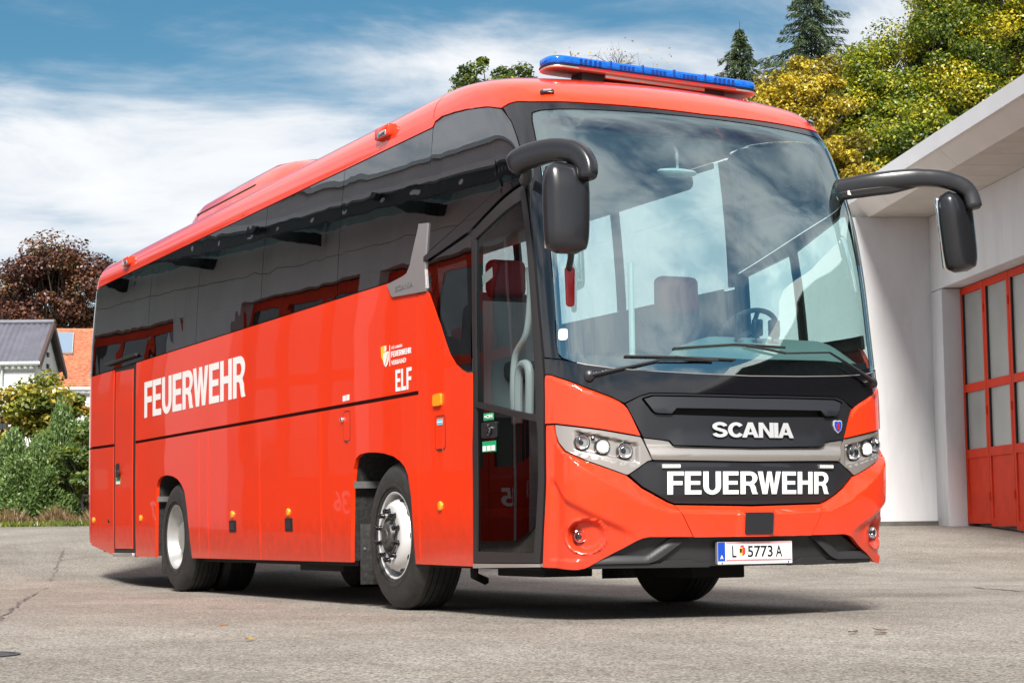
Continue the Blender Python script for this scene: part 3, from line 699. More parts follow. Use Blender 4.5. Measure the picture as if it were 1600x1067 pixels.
# ------------------------------------------------------------------ sides of the coach
ARCHF = [(3.48, .322), (3.435, .78), (3.39, 1.0), (3.34, 1.075), (3.26, 1.103), (3.1, 1.110), (2.95, 1.104), (2.794, 1.091), (2.62, 1.063), (2.501, 1.026), (2.42, .985), (2.36, .925), (2.31, .78), (2.264, .322)]
ARCHR = [(8.784, .322), (8.74, .8), (8.71, 1.0), (8.66, 1.065), (8.57, 1.095), (8.45, 1.106), (8.321, 1.106), (8.15, 1.092), (7.992, 1.061), (7.86, 1.01), (7.755, .94), (7.68, .8), (7.539, .322)]
def side(name, pts, m, s, **k):
    o = [(yu(a), b) for a, b in pts]; return panel(name, o if s == 1 else mir(o), m, bus, **k)
SZ1, SZ2, SILL = 1.462, 1.490, 2.285
KW = dict(du=1.0, dz=.5)
def shelltop(s):
    pass
for s in (1, -1):
    side('wheel_arch_panel', [(2.182, .322)] + ARCHF[::-1] + [(4.074, .322), (4.074, SZ1), (2.182, SZ1)], 'paint', s, thick=.03, **KW)
    side('luggage_flap', [(4.090, .322), (5.541, .322), (5.541, SZ1), (4.090, SZ1)], 'paint', s, thick=.03, **KW)
    side('luggage_flap', [(5.557, .322), (7.002, .322), (7.002, SZ1), (5.557, SZ1)], 'paint', s, thick=.03, **KW)
    side('side_strip', [(7.016, .322), (7.279, .322), (7.279, SZ1), (7.016, SZ1)], 'paint', s, thick=.03, **KW)
    side('wheel_arch_panel', [(7.293, .322)] + ARCHR[::-1] + [(9.515, .322), (9.515, SZ1), (7.293, SZ1)], 'paint', s, thick=.03, **KW)
    side('upper_side_panel', [(2.182, SZ2), (9.515, SZ2), (9.515, SILL), (2.182, SILL)], 'paint', s, thick=.03, **KW)
    # dark body behind the panel gaps, with open wheel arches
    back = [(1.45, .345), (2.20, .345)] + [(a, max(b, .345) + .012) for a, b in ARCHF[::-1]] + [(7.5, .345)] + [(a, max(b, .345) + .012) for a, b in ARCHR[::-1]] + [(10.4, .345), (11.36, .46), (11.36, 2.30), (2.2, 2.30), (2.0, 1.9), (1.75, 1.6), (1.45, 1.5)]
    side('inner_body', back, 'void', s, off=-.028, thick=.01, **KW)
    # rear service door with its black frame
    side('rear_door_frame', [(9.527, .318), (10.405, .318), (10.405, 2.30), (9.527, 2.285)], 'rubber', s, off=-.006, thick=.03, **KW)
    rd = side('rear_door', [(9.63, .40), (10.335, .40), (10.335, 2.255), (9.63, 2.235)], 'paint', s, off=.001, thick=.03, **KW)
    side('rear_panel_upper', [(10.412, 1.50), (11.37, 1.51), (11.37, 2.285), (10.412, 2.285)], 'paint', s, thick=.03, **KW)
    side('rear_panel_lower', [(10.412, .330), (11.37, .432), (11.37, 1.480), (10.412, 1.470)], 'paint', s, thick=.03, **KW)
    MB().box((-.01, -.40, -.02), (.06, .40, .02), Matrix.Translation((0.0 if s == 1 else 2.45, 9.98, .335))).build('door_step_edge', 'alu', bus, bevel=.006)
    # tinted windows
    for a, b in ((2.043, 3.716), (3.724, 5.536), (5.544, 7.402), (7.410, 9.112), (9.120, 11.372)):
        lo = 2.294
        u0a, u0b = u_at_y(3.276, a), u_at_y(lo, a); u1 = yu(b)
        pts = [(u0b, lo), (u1, lo), (u1, 3.276), (u0a, 3.276), (u_at_y(2.8, a), 2.8)]
        panel('side_window', pts if s == 1 else mir(pts), 'tint' if s == 1 else 'tint_left', bus, thick=.008, du=.4, dz=.12)
    # dark bonding strips behind the window joints
    for a in (2.04, 3.72, 5.54, 7.406, 9.116, 11.3):
        pts = [(u_at_y(2.3, a - .05), 2.3), (u_at_y(2.3, a + .05), 2.3), (u_at_y(3.26, a + .05), 3.26), (u_at_y(3.26, a - .05), 3.26)]
        panel('window_post', pts if s == 1 else mir(pts), 'void', bus, off=-.03, thick=.03, du=.3, dz=.2)
    pts = [(yu(2.2), 3.235), (yu(11.36), 3.235), (yu(11.36), 3.275), (yu(2.2), 3.275)]
    panel('window_rail', pts if s == 1 else mir(pts), 'void', bus, off=-.02, thick=.02, du=1, dz=.2)

# --- right front: quarter glass, upper front window, door, wing trim
QW = [(2.258, 1.553), (2.32, 1.558), (2.387, 1.580), (2.481, 1.624), (2.572, 1.697), (2.64, 1.785), (2.721, 1.903), (2.82, 2.03), (2.905, 2.135), (2.99, 2.16), (2.99, 2.335), (2.13, 2.44)]
FSP = [(2.258, .316), (3.125, .321), (3.125, 2.146), (2.935, 2.146), (2.912, 2.125), (2.826, 2.02), (2.727, 1.895), (2.646, 1.777), (2.578, 1.689), (2.487, 1.616), (2.392, 1.572), (2.32, 1.549), (2.258, 1.544)]
def fs_disp(u, z): return -.012 * sst((2.55 - u) / .25) * sst((z - .9) / .3) * 0
FSW = [(1.452, 2.700), (2.99, 2.405), (3.03, 2.7), (u_at_y(3.0, 2.035), 3.0), (u_at_y(3.28, 2.035), 3.272), (2.85, 3.305), (2.563, 3.319), (2.15, 3.306), (1.888, 3.287), (1.72, 3.261), (1.591, 3.237), (1.455, 3.19), (1.40, 3.082), (1.369, 2.937), (1.356, 2.86), (1.356, 2.78), (1.37, 2.715)]
BAR = [(2.995, 2.388), (1.46, 2.684), (1.37, 2.703), (1.362, 2.672), (1.40, 2.655), (2.12, 2.460), (2.995, 2.346)]
panel('quarter_window', QW, 'tint', bus, thick=.008, du=.06, dz=.06)
panel('front_side_window', FSW, 'tint', bus, thick=.008, du=.06, dz=.05)
panel('window_bar', BAR, 'gloss', bus, off=.012, thick=.03, du=.06, dz=.03)
panel('front_side_panel', FSP, 'paint', bus, thick=.03, du=.06, dz=.06)
panel('pillar_backing', [(2.30, 1.62), (2.36, 1.66), (2.36, 2.36), (2.30, 2.37)], 'void', bus, off=-.05, thick=.02, du=.1, dz=.2)
WG = [(2.932, 2.612), (3.105, 2.628), (3.112, 2.60), (3.215, 2.42), (3.245, 2.36), (3.30, 2.312), (3.36, 2.30), (3.655, 2.276), (3.64, 2.255), (3.575, 2.185), (3.55, 2.175), (2.955, 2.148), (2.945, 2.17), (2.97, 2.30)]
panel('wing_trim', WG, 'wing', bus, off=.012, thick=.03, du=.06, dz=.05)
letters_uv('lettering', 'SCANIA', 3.50, 3.17, 2.205, 2.243, 'emboss', bus, off=.013, bold=.03)
# entrance door
DO = [(2.243, .340), (2.250, 1.062), (2.215, 1.60), (2.192, 1.879), (2.118, 2.447), (1.385, 2.640), (1.358, 2.630), (1.345, 2.447), (1.336, 2.144), (1.333, 1.875), (1.328, 1.655), (1.324, 1.465), (1.336, 1.111), (1.336, .826), (1.350, .498), (1.362, .345)]
DU = [(2.055, 2.395), (1.40, 2.552), (1.392, 2.44), (1.385, 2.194), (1.386, 1.95), (1.392, 1.72), (1.400, 1.225), (2.185, 1.352), (2.16, 1.70), (2.12, 2.0)]
DL = [(2.189, 1.318), (1.395, 1.185), (1.385, 1.10), (1.385, .835), (1.402, .57), (1.418, .405), (2.185, .410)]
panel('door_backing', [(2.255, .33), (2.26, 1.06), (2.20, 1.88), (2.12, 2.46), (1.345, 2.66), (1.325, 2.3), (1.315, 1.8), (1.312, 1.4), (1.325, .8), (1.345, .33)], 'rubber', bus, off=-.03, thick=.02, du=.06, dz=.1,
      holes=[[(2.05, 2.40), (1.42, 2.54), (1.40, 1.9), (1.41, .40), (2.19, .40), (2.19, 1.3), (2.13, 1.95)]])
door = panel('entrance_door', DO, 'wing2', bus, off=.004, thick=.035, du=.05, dz=.06, holes=[DU, DL])
panel('door_glass', [(a, b) for a, b in DU], 'doorglass', door, off=-.008, thick=.006, du=.05, dz=.06)
panel('door_glass', [(a, b) for a, b in DL], 'doorglass2', door, off=-.008, thick=.006, du=.05, dz=.06)
panel('door_sill', [(2.24, .306), (2.243, .334), (1.364, .340), (1.352, .322)], 'alu', bus, off=.006, thick=.03, du=.06)
hb = panel('door_lock', rounded([(2.112, 1.119), (2.112, 1.216), (1.905, 1.214), (1.905, 1.112)], .012), 'satin', door, off=.004, thick=.02)
MB().lathe([(.036, 0), (.036, .012), (.028, .016), (.0005, .010)], on_skin(1.985, 1.165, .004), 20).build('lock_knob', 'gloss', hb, smooth=True)
panel('lock_slot', [(2.085, 1.125), (2.085, 1.205), (2.06, 1.205), (2.06, 1.125)], 'ink', hb, off=.006, thick=.002)
s1 = panel('door_sticker', [(2.085, 1.227), (2.085, 1.272), (1.935, 1.272), (1.935, 1.226)], 'green', door, off=.0, thick=.001)
letters_uv('sticker_mark', '+OH', 2.07, 1.95, 1.237, 1.262, 'white', s1, off=.003, bold=.03)
s2 = panel('door_sticker', [(2.108, 1.030), (2.108, 1.096), (1.908, 1.096), (1.908, 1.028)], 'green', door, off=.0, thick=.001)
for k in range(3):
    u = 2.098 - k * .064
    panel('sticker_field', [(u, 1.035), (u, 1.068), (u - .05, 1.068), (u - .05, 1.035)], 'white', s2, off=.003, thick=.001)
panel('note_sheet', [(2.02, 2.085), (2.02, 2.15), (1.86, 2.185), (1.86, 2.12)], 'white', door, off=-.012, thick=.001)

# --- left front: driver side panel and window
LFP = [(1.31, .335), (1.316, 1.10), (1.308, 1.55), (1.45, 1.70), (3.125, 1.70), (3.125, .321), (2.2, .321)]
panel('driver_side_panel', mir(LFP), 'paint', bus, thick=.03, du=.05, dz=.1)
DW = [(1.335, 1.71), (1.34, 2.2), (1.352, 2.50), (1.37, 2.655), (1.46, 2.655), (2.99, 2.345), (u_at_y(1.72, 2.03), 1.71)]
panel('driver_window', mir(DW), 'clear', bus, thick=.008, du=.06, dz=.1)
panel('front_side_window', mir(FSW), 'tint', bus, thick=.008, du=.06, dz=.05)
panel('window_bar', mir(BAR), 'gloss', bus, off=.012, thick=.03, du=.06, dz=.03)
for a, b, c, d in ((2.80, 2.98, 1.71, 2.36), (2.06, 2.15, 1.75, 2.50), (1.36, 2.8, 1.69, 1.78)):
    panel('driver_window_frame', mir([(a, c), (b, c), (b, d), (a, d)]), 'void', bus, off=-.02, thick=.02, du=.08, dz=.2)
panel('sill_panel', mir([(yu(2.035), 1.70), (yu(2.18), 1.70), (yu(2.18), 2.285), (yu(2.035), 2.285)]), 'gloss', bus, thick=.02)

# --- small fittings on the right side
def disc(name, Y, z, r, m, h=.014, parent=bus):
    return MB().lathe([(r, -.01), (r, h * .5), (r * .8, h), (.0005, h * 1.15)], on_skin(yu(Y), z, 0), 20).build(name, m, parent, smooth=True)
for Y in (1.806, 4.827, 6.285, 9.293, 11.25): disc('side_reflector', Y, .705, .032, 'amber')
ind = panel('side_indicator', rounded([(2.855, 1.366), (2.855, 1.442), (2.725, 1.446), (2.725, 1.364)], .02), 'amber', bus, off=.016, thick=.02, du=.03, dz=.03)
def latch(Y0, Y1, z0, z1):
    o = panel('flap_latch', rounded([(yu(Y0), z0), (yu(Y0), z1), (yu(Y1), z1), (yu(Y1), z0)], .01), 'ink', bus, off=.003, thick=.01)
    panel('latch_cup', [(yu(Y0) - .03, z0 + .02), (yu(Y0) - .03, z1 - .02), (yu(Y1) + .05, z1 - .02), (yu(Y1) + .05, z0 + .02)], 'satin', o, off=.006, thick=.004)
latch(4.914, 4.733, .554, .66); latch(6.384, 6.19, .554, .655)
def thin_flap(Y0, Y1, z0, z1):
    # groove round a small flap, the flap itself and its catch
    o = panel('flap_groove', rounded([(yu(Y0) + .004, z0 - .004), (yu(Y0) + .004, z1 + .004), (yu(Y1) - .004, z1 + .004), (yu(Y1) - .004, z0 - .004)], .03), 'ink', bus, off=.0012, thick=.004)
    panel('small_flap', rounded([(yu(Y0) - .003, z0 + .003), (yu(Y0) - .003, z1 - .003), (yu(Y1) + .003, z1 - .003), (yu(Y1) + .003, z0 + .003)], .027), 'paint', o, off=.0024, thick=.004)
    ym = (Y0 + Y1) / 2
    panel('flap_catch', [(yu(ym) + .035, z0 - .008), (yu(ym) + .035, z0 + .006), (yu(ym) - .035, z0 + .006), (yu(ym) - .035, z0 - .008)], 'chrome', o, off=.005, thick=.006)
thin_flap(3.585, 3.455, 1.21, 1.43); thin_flap(1.882, 1.724, 1.075, 1.296)
panel('sticker', [(yu(1.847), 1.236), (yu(1.847), 1.278), (yu(1.76), 1.278), (yu(1.76), 1.236)], 'cyan', bus, off=.005, thick=.002)
panel('sticker_band', [(yu(1.847), 1.252), (yu(1.847), 1.261), (yu(1.76), 1.261), (yu(1.76), 1.252)], 'white', bus, off=.0065, thick=.002)
disc('flap_knob', 3.60, 1.374, .018, 'chrome', .02)
panel('sticker', [(yu(3.60), 1.507), (yu(3.60), 1.549), (yu(3.54), 1.551), (yu(3.54), 1.509)], 'white', bus, off=.002, thick=.001)
panel('sticker', [(yu(3.525), 1.509), (yu(3.525), 1.552), (yu(3.465), 1.553), (yu(3.465), 1.511)], 'white', bus, off=.002, thick=.001)
rh = panel('rear_door_handle', rounded([(yu(10.275), 1.15), (yu(10.275), 1.282), (yu(10.14), 1.285), (yu(10.14), 1.15)], .01), 'ink', bus, off=.008, thick=.02)
MB().box((-.03, -.05, -.025), (0, .05, .025), Matrix.Translation((-.012, 10.12, 1.185))).build('door_knob', 'satin', rh, bevel=.008)
panel('door_sticker', [(yu(10.275), 1.066), (yu(10.275), 1.14), (yu(10.11), 1.14), (yu(10.11), 1.066)], 'green', bus, off=.003, thick=.002)
panel('sticker_field', [(yu(10.265), 1.07), (yu(10.265), 1.10), (yu(10.12), 1.10), (yu(10.12), 1.07)], 'white', bus, off=.0055, thick=.002)
disc('lock_cap', 10.58, .69, .02, 'ink', .01)
MB().box((-.035, 9.42, 2.345), (-.005, 10.68, 2.375)).build('window_ledge_trim', 'rubber', bus, bevel=.006)
# lettering on the side
letters_uv('lettering', 'FEUERWEHR', yu(9.172), yu(5.924), 1.697, 2.060, 'white', bus, off=.002, du=.5, gap=.075)
letters_uv('lettering', 'ELF', yu(2.567), yu(2.28), 1.510, 1.661, 'white', bus, off=.002, du=.5, gap=.10)
letters_uv('lettering', 'OÖ. LANDES', yu(2.64), yu(2.443), 1.812, 1.836, 'white', bus, off=.002, bold=.0, du=.5)
letters_uv('lettering', 'FEUERWEHR', yu(2.645), yu(2.284), 1.756, 1.796, 'white', bus, off=.002, du=.5, gap=.06)
letters_uv('lettering', 'VERBAND', yu(2.642), yu(2.376), 1.700, 1.733, 'white', bus, off=.002, bold=.01, du=.5)
panel('emblem_bar', [(yu(2.677), 1.696), (yu(2.677), 1.844), (yu(2.669), 1.844), (yu(2.669), 1.696)], 'white', bus, off=.002, thick=.001)
em = panel('emblem', [(yu(2.838), 1.846), (yu(2.755), 1.85), (yu(2.755), 1.80), (yu(2.75), 1.765), (yu(2.79), 1.74), (yu(2.83), 1.77)], 'yellow', bus, off=.002, thick=.001)
panel('emblem_shield', [(yu(2.79), 1.79), (yu(2.745), 1.803), (yu(2.69), 1.803), (yu(2.69), 1.74), (yu(2.715), 1.71), (yu(2.745), 1.696), (yu(2.775), 1.715), (yu(2.79), 1.74)], 'white', em, off=.0032, thick=.001)
panel('emblem_field', [(yu(2.765), 1.845), (yu(2.735), 1.848), (yu(2.735), 1.81), (yu(2.765), 1.806)], 'white', em, off=.0032, thick=.001)
panel('emblem_stroke', [(yu(2.71), 1.79), (yu(2.70), 1.79), (yu(2.72), 1.74), (yu(2.75), 1.71), (yu(2.757), 1.715), (yu(2.73), 1.75)], 'amber', em, off=.0045, thick=.001)

# --- tail of the coach
def tail():
    zs = [.46, .6, 1.0, 1.48, 1.50, 2.29, 2.291, 2.6, 3.0, 3.26, 3.27, 3.36, 3.43, 3.49, 3.545, 3.59, 3.62, 3.64]
    rows = []
    for z in zs:
        hw = float(np.interp(z, _zz, _hw)); r = .16; top = max(0, (z - 3.2)) ; back = 11.62 - top * top * 1.1 - .06 * max(0, .8 - z)
        row = [(1.25 - hw, 11.375, z)]
        for k in range(8):
            a = math.pi / 2 * k / 7; row.append((1.25 - hw + r - r * math.cos(a), max(11.38, back - r + r * math.sin(a)), z))
        row += [(2.5 - x, y, zz) for x, y, zz in row[::-1]]; rows.append(row)
    n = len(rows[0])
    def part(name, i0, i1, m):
        b = MB(); b.add([p for r in rows[i0:i1 + 1] for p in r], [(i * n + j, i * n + j + 1, (i + 1) * n + j + 1, (i + 1) * n + j) for i in range(i1 - i0) for j in range(n - 1)])
        return b.build(name, m, bus, smooth=True)
    part('tail_lower_panel', 0, 3, 'paint'); part('tail_upper_panel', 4, 5, 'paint'); part('rear_window', 6, 9, 'gloss'); part('tail_roof', 10, len(zs) - 1, 'paint')
    MB().box((.1, 11.36, .5), (2.4, 11.40, 3.3)).build('tail_bulkhead', 'void', bus)
    MB().tube([(.03, 11.60, .98), (-.02, 11.66, .98), (-.03, 11.68, .9), (-.02, 11.66, .82)], .014, 8).build('rear_hose_hook', 'satin', bus, smooth=True)
tail()

# --- wheels
RX = Matrix.Rotation(math.radians(-90), 4, 'Y')           # local z -> -x (outward on the right side)
TYRE = [(.300, .00), (.318, .022), (.37, .032), (.43, .028), (.47, .012), (.497, -.012), (.508, -.035)]
for k in range(5):
    x = -.045 - k * .044
    TYRE += [(.515, x), (.515, x - .034), (.503, x - .036), (.503, x - .042)]
TYRE += [(.515, -.272), (.497, -.295), (.40, -.315), (.29, -.30)]
def wheel(pos, s, rear):
    M = Matrix.Translation(pos) @ (RX if s == 1 else Matrix.Rotation(math.radians(90), 4, 'Y'))
    w = empty('wheel', pos); w.parent = bus; w.matrix_parent_inverse = Matrix.Translation(-Vector(bus.location)); w.location = pos
    bpy.context.view_layer.update()
    def bld(mb, name, m, parent=w, **k): return mb.build(name, m, parent, **k)
    t = MB().lathe(TYRE, M, 72).build('tyre', 'tyre', w, smooth=True, angle=28)
    b = MB().lathe([(.335, .0315), (.345, .0345), (.352, .0345), (.362, .0325)], M, 60); b.build('tyre_ridge', 'tyre', w, smooth=True)
    if not rear:
        MB().lathe([(.305, .004), (.304, .016), (.297, .018), (.289, .010), (.284, -.03), (.278, -.07), (.268, -.075), (.262, -.05), (.25, -.005), (.232, .028), (.21, .045), (.19, .052), (.168, .052), (.14, .05), (.132, .05)], M, 64).build('rim', 'rimbright', w, smooth=True)
        for k in range(10):
            a = 2 * math.pi * (k + .5) / 10
            Mh = M @ Matrix.Rotation(a, 4, 'Z') @ Matrix.Translation((.256, 0, -.012)) @ Matrix.Rotation(math.radians(68), 4, 'Y') @ Matrix.Diagonal((.75, 1.15, 1, 1))
            MB().lathe([(.026, -.012), (.0255, .0015), (.0005, .002)], Mh, 16).build('hand_hole', 'ink', w, smooth=True)
            a = 2 * math.pi * k / 10
            Mn = M @ Matrix.Rotation(a, 4, 'Z') @ Matrix.Translation((.1675, 0, .05))
            MB().lathe([(.022, 0), (.022, .008), (.0165, .012), (.0165, .032), (.0185, .034), (.0185, .047), (.014, .051), (.0005, .052)], Mn, 12).build('wheel_nut', 'gloss', w, smooth=True)
        MB().lathe([(.135, .04), (.134, .056), (.122, .062), (.112, .05), (.105, .05), (.100, .062), (.088, .082), (.072, .088), (.05, .088), (.046, .094), (.0005, .096)], M, 40).build('hub', 'hub', w, smooth=True)
    else:
        MB().lathe([(.305, .004), (.304, .016), (.297, .018), (.289, .008), (.284, -.02), (.272, -.05), (.262, -.10), (.252, -.145), (.24, -.155), (.20, -.16), (.16, -.158), (.145, -.15), (.143, -.06), (.13, -.045), (.0005, -.045)], M, 64).build('rim', 'rimpaint', w, smooth=True)
        for k in range(10):
            a = 2 * math.pi * k / 10
            Mn = M @ Matrix.Rotation(a, 4, 'Z') @ Matrix.Translation((.1675, 0, -.16))
            MB().lathe([(.018, 0), (.018, .03), (.012, .036), (.0005, .037)], Mn, 8).build('wheel_nut', 'steel', w, smooth=True)
        Mi = M @ Matrix.Translation((0, 0, -.345)); MB().lathe(TYRE, Mi, 60).build('inner_tyre', 'tyre', w, smooth=True, angle=28)
    return w
for s, x in ((1, .045), (-1, 2.455)):
    wheel((x, 2.676, .515), s, False); wheel((x, 8.126, .515), s, True)
# wheel arch liners, axles, mudflaps, underbody
for (A, y0, y1) in ((ARCHF, 2.264, 3.48), (ARCHR, 7.539, 8.784)):
    for s in (1, -1):
        x0, x1 = (.02, .72) if s == 1 else (2.48, 1.78)
        b = MB(); n = len(A); sc = [(y, z + .012) for y, z in A]
        b.add([(x0, y, z) for y, z in sc] + [(x1, y, z) for y, z in sc], [(i, i + 1, n + i + 1, n + i) for i in range(n - 1)] + [tuple(range(n, 2 * n))])
        b.build('arch_liner', 'mud', bus)
        f = MB().box((min(x0, x1) + (.03 if s == 1 else .27), y1 - .10, .16), (min(x0, x1) + (.43 if s == 1 else .67), y1 - .088, .60)).build('mudflap', 'mud', bus, bevel=.004)
        if s == 1:
            MB().box((.0, y1 - .115, .86), (.22, y1 - .10, .91)).build('flap_bracket', 'steel', bus)
            for q in (.06, .16, .2): MB().lathe([(.011, 0), (.011, .008), (.0005, .009)], Matrix.Translation((q + .02, y1 - .101, .42)) @ Matrix.Rotation(math.radians(90), 4, 'X'), 8).build('flap_bolt', 'steel', bus)
ub = MB(); ub.box((.1, .55, .30), (2.4, 2.2, .42)); ub.box((.1, 3.55, .29), (2.4, 7.45, .5)); ub.box((.75, 2.1, .34), (1.75, 3.6, 1.0)); ub.box((.75, 7.4, .34), (1.75, 8.9, 1.0)); ub.box((.1, 8.86, .36), (2.4, 11.2, .6))
ub.build('underbody', 'void', bus)
for y in (2.676, 8.126): MB().tube([(.3, y, .5), (2.2, y, .5)], .08, 10).build('axle', 'void', bus, smooth=True)
for bx in (((.45, 1.2, .24), (.80, 1.9, .32)), ((.3, 4.4, .235), (.9, 5.4, .30)), ((1.3, .8, .22), (1.7, 1.3, .32)), ((.25, 9.1, .28), (.6, 9.4, .37))): MB().box(*bx).build('underfloor_box', 'void', bus, bevel=.01)
MB().tube([(.35, 2.05, .33), (.35, 2.05, .24), (.5, 2.2, .2)], .03, 6).build('steering_linkage', 'void', bus)

# --- mirrors
def smooth_path(pts, n=6):
    P = [Vector(p) for p in pts]; out = []
    for i in range(len(P) - 1):
        a = P[max(i - 1, 0)]; b = P[i]; c = P[i + 1]; d = P[min(i + 2, len(P) - 1)]
        for k in range(n):
            t = k / n; out.append(.5 * ((2 * b) + (-a + c) * t + (2 * a - 5 * b + 4 * c - d) * t * t + (-a + 3 * b - 3 * c + d) * t ** 3))
    return out + [P[-1]]
def housing(name, c, w, h, d, yaw, lean, parent):
    """mirror housing: rounded slab, bulging towards the front"""
    M = Matrix.Translation(c) @ Matrix.Rotation(yaw, 4, 'Z') @ Matrix.Rotation(lean, 4, 'Y')
    nu, nv = 24, 20; vs = []; fs = []
    for j in range(nv + 1):
        v = -1 + 2 * j / nv
        for i in range(nu):
            a = 2 * math.pi * i / nu
            ca, sa = math.cos(a), math.sin(a)
            e = 0.55
            X = math.copysign(abs(ca) ** e, ca); Yv = math.copysign(abs(sa) ** .8, sa)
            k = (1 - abs(v) ** 5) ** .32
            wz = (w / 2) * (1.0 - .05 * (-v) - .10 * max(0, v) ** 2) * (.50 + .50 * k) * (1 if abs(v) < 1 else .93)
            dd = d / 2 * (.28 + .72 * k) * (1.0 if Yv < 0 else .55)
            sc = .028 * max(0, (v - .45) / .55) * (1 if Yv < 0 else 0) * max(0, 1 - abs(X) * 1.1)
            vs.append(M @ Vector((X * wz, Yv * dd + sc, v * h / 2)))
    for j in range(nv):
        for i in range(nu): fs.append((j * nu + i, j * nu + (i + 1) % nu, (j + 1) * nu + (i + 1) % nu, (j + 1) * nu + i))
    fs += [tuple(range(nu))[::-1], tuple(range(nv * nu, (nv + 1) * nu))]
    o = MB().add(vs, fs).build(name, 'mirrorplastic', parent, smooth=True, angle=60)
    MB().box((-w * .42, d * .16, -h * .44), (w * .42, d * .30, h * .44), M).build('mirror_glass', 'chrome', o, bevel=.01)
    return o
mr = empty('mirror', (.06, .5, 2.65)); mr.parent = bus; mr.matrix_parent_inverse = Matrix.Translation(-Vector(bus.location)); bpy.context.view_layer.update()
a1 = smooth_path([(-.195, .27, 2.680), (-.145, .17, 2.722), (-.06, .0, 2.738), (.015, -.14, 2.705), (.045, -.215, 2.625), (.04, -.235, 2.535)])
MB().tube(a1, [.042, .052, .059, .062, .063, .063, .063, .063, .063, .062, .062, .061, .061, .060, .060, .059, .058, .060, .058, .056, .055, .054, .053, .052, .051, .05, .049, .048, .046, .042, .032], 18, flat=1.15, sq=.62).build('mirror_arm', 'mirrorplastic', mr, smooth=True, angle=70)
MB().tube(smooth_path([(-.13, .20, 2.68), (-.05, .36, 2.65), (.03, .56, 2.66)], 4), .035, 8).build('mirror_bracket', 'matte', mr, smooth=True)
housing('mirror_housing', (-.035, -.10, 2.385), .276, .53, .20, math.radians(-8), 0.0, mr)
ml = empty('mirror', (2.44, .5, 2.75)); ml.parent = bus; ml.matrix_parent_inverse = Matrix.Translation(-Vector(bus.location)); bpy.context.view_layer.update()
a2 = smooth_path([(2.26, .46, 2.735), (2.48, .25, 2.772), (2.70, .12, 2.785), (2.87, .04, 2.758), (2.965, -.01, 2.69), (2.985, -.035, 2.575)])
MB().tube(a2, [.054] * 6 + [.052] * 6 + [.049] * 6 + [.047] * 6 + [.045] * 6 + [.034], 18, flat=1.15, sq=.62).build('mirror_arm', 'mirrorplastic', ml, smooth=True, angle=70)
MB().tube(smooth_path([(2.24, .47, 2.70), (2.45, .27, 2.722), (2.70, .13, 2.745)], 4), [.045] * 6 + [.033, .02, .01], 8).build('mirror_bracket', 'matte', ml, smooth=True)
MB().box((-.022, -.004, -.014), (.022, .004, .014), Matrix.Translation((2.30, .36, 2.70))).build('mirror_sticker', 'white', ml)
housing('mirror_housing', (2.935, .10, 2.442), .285, .53, .20, math.radians(20), math.radians(-9), ml)

# --- light bar on the roof
lb = empty('light_bar', (1.25, 1.13, 3.50)); lb.parent = bus; lb.matrix_parent_inverse = Matrix.Translation(-Vector(bus.location)); bpy.context.view_layer.update()
ML = Matrix.Translation((1.25, 1.13, 3.497)) @ Matrix.Rotation(math.radians(1.7), 4, 'Y')
def stadium(w, d, r, z0, z1, name, m, parent=None, bev=.01):
    pts = rounded([(-w / 2, -d / 2), (w / 2, -d / 2), (w / 2, d / 2), (-w / 2, d / 2)], r, 7)
    return MB().prism(pts, ML @ Matrix.Translation((0, 0, z0)), z1 - z0).build(name, m, parent or lb, bevel=bev)
stadium(1.59, .25, .11, -.004, .012, 'bar_base', 'alu', bev=.004)
stadium(1.60, .26, .115, .012, .019, 'bar_gasket', 'ink', bev=.002)
blue = stadium(1.59, .25, .11, .020, .078, 'blue_dome', 'bluelens', bev=.016)
for k, x in enumerate((-.36, -.12, .12, .36)):
    MB().box((-.008, -.128, .0), (.008, .128, .0605), ML @ Matrix.Translation((x, 0, .020))).build('dome_joint', 'bluedark', blue, bevel=.003)
for x in [-.58, -.545, -.51, -.475, -.44, .44, .475, .51, .545, .58]:
    MB().box((-.012, -.1275, .004), (.008, -.120, .040), ML @ Matrix.Translation((x, 0, .024))).build('reflector_cell', 'bluedark', blue)
for x in (-.24, 0, .24):
    for q in range(4): MB().box((-.010, -.1275, .010), (.010, -.120, .034), ML @ Matrix.Translation((x - .045 + q * .03, 0, .024))).build('reflector_cell', 'bluedark', blue)
MB().box((-.60, -.131, .004), (.60, -.126, .0115), ML).build('red_trim', 'red', lb)
for x in (-.46, .46): MB().box((-.085, -.07, -.10), (.085, .09, -.004), ML @ Matrix.Translation((x, 0, 0))).build('bar_foot', 'ink', lb, bevel=.006)
MB().box((-.38, -.09, -.03), (.38, .09, -.004), ML).build('bar_tray', 'alu', lb, bevel=.006)
MB().tube([(.94, 1.6, 3.50), (.93, 1.62, 3.72), (.925, 1.64, 3.80)], [.008, .005, .004], 6).build('antenna', 'ink', bus)
# ------------------------------------------------------------------ inside the coach
MB().box((.06, 2.25, 1.28), (2.44, 11.34, 1.34)).build('saloon_floor', 'darkint', bus)
MB().box((.10, .62, .80), (2.44, 2.25, .86)).build('cab_floor', 'darkint', bus)
MB().box((.10, 2.22, .80), (2.44, 2.26, 1.33)).build('floor_riser', 'darkint', bus)
MB().box((.22, 1.55, 3.22), (2.28, 11.34, 3.26)).build('ceiling', 'liner', bus, bevel=.01)
for x0, x1 in ((.13, .50), (2.0, 2.37)):
    MB().box((x0, 2.4, 3.06), (x1, 11.3, 3.18)).build('luggage_rack', 'liner', bus, bevel=.05, seg=3)
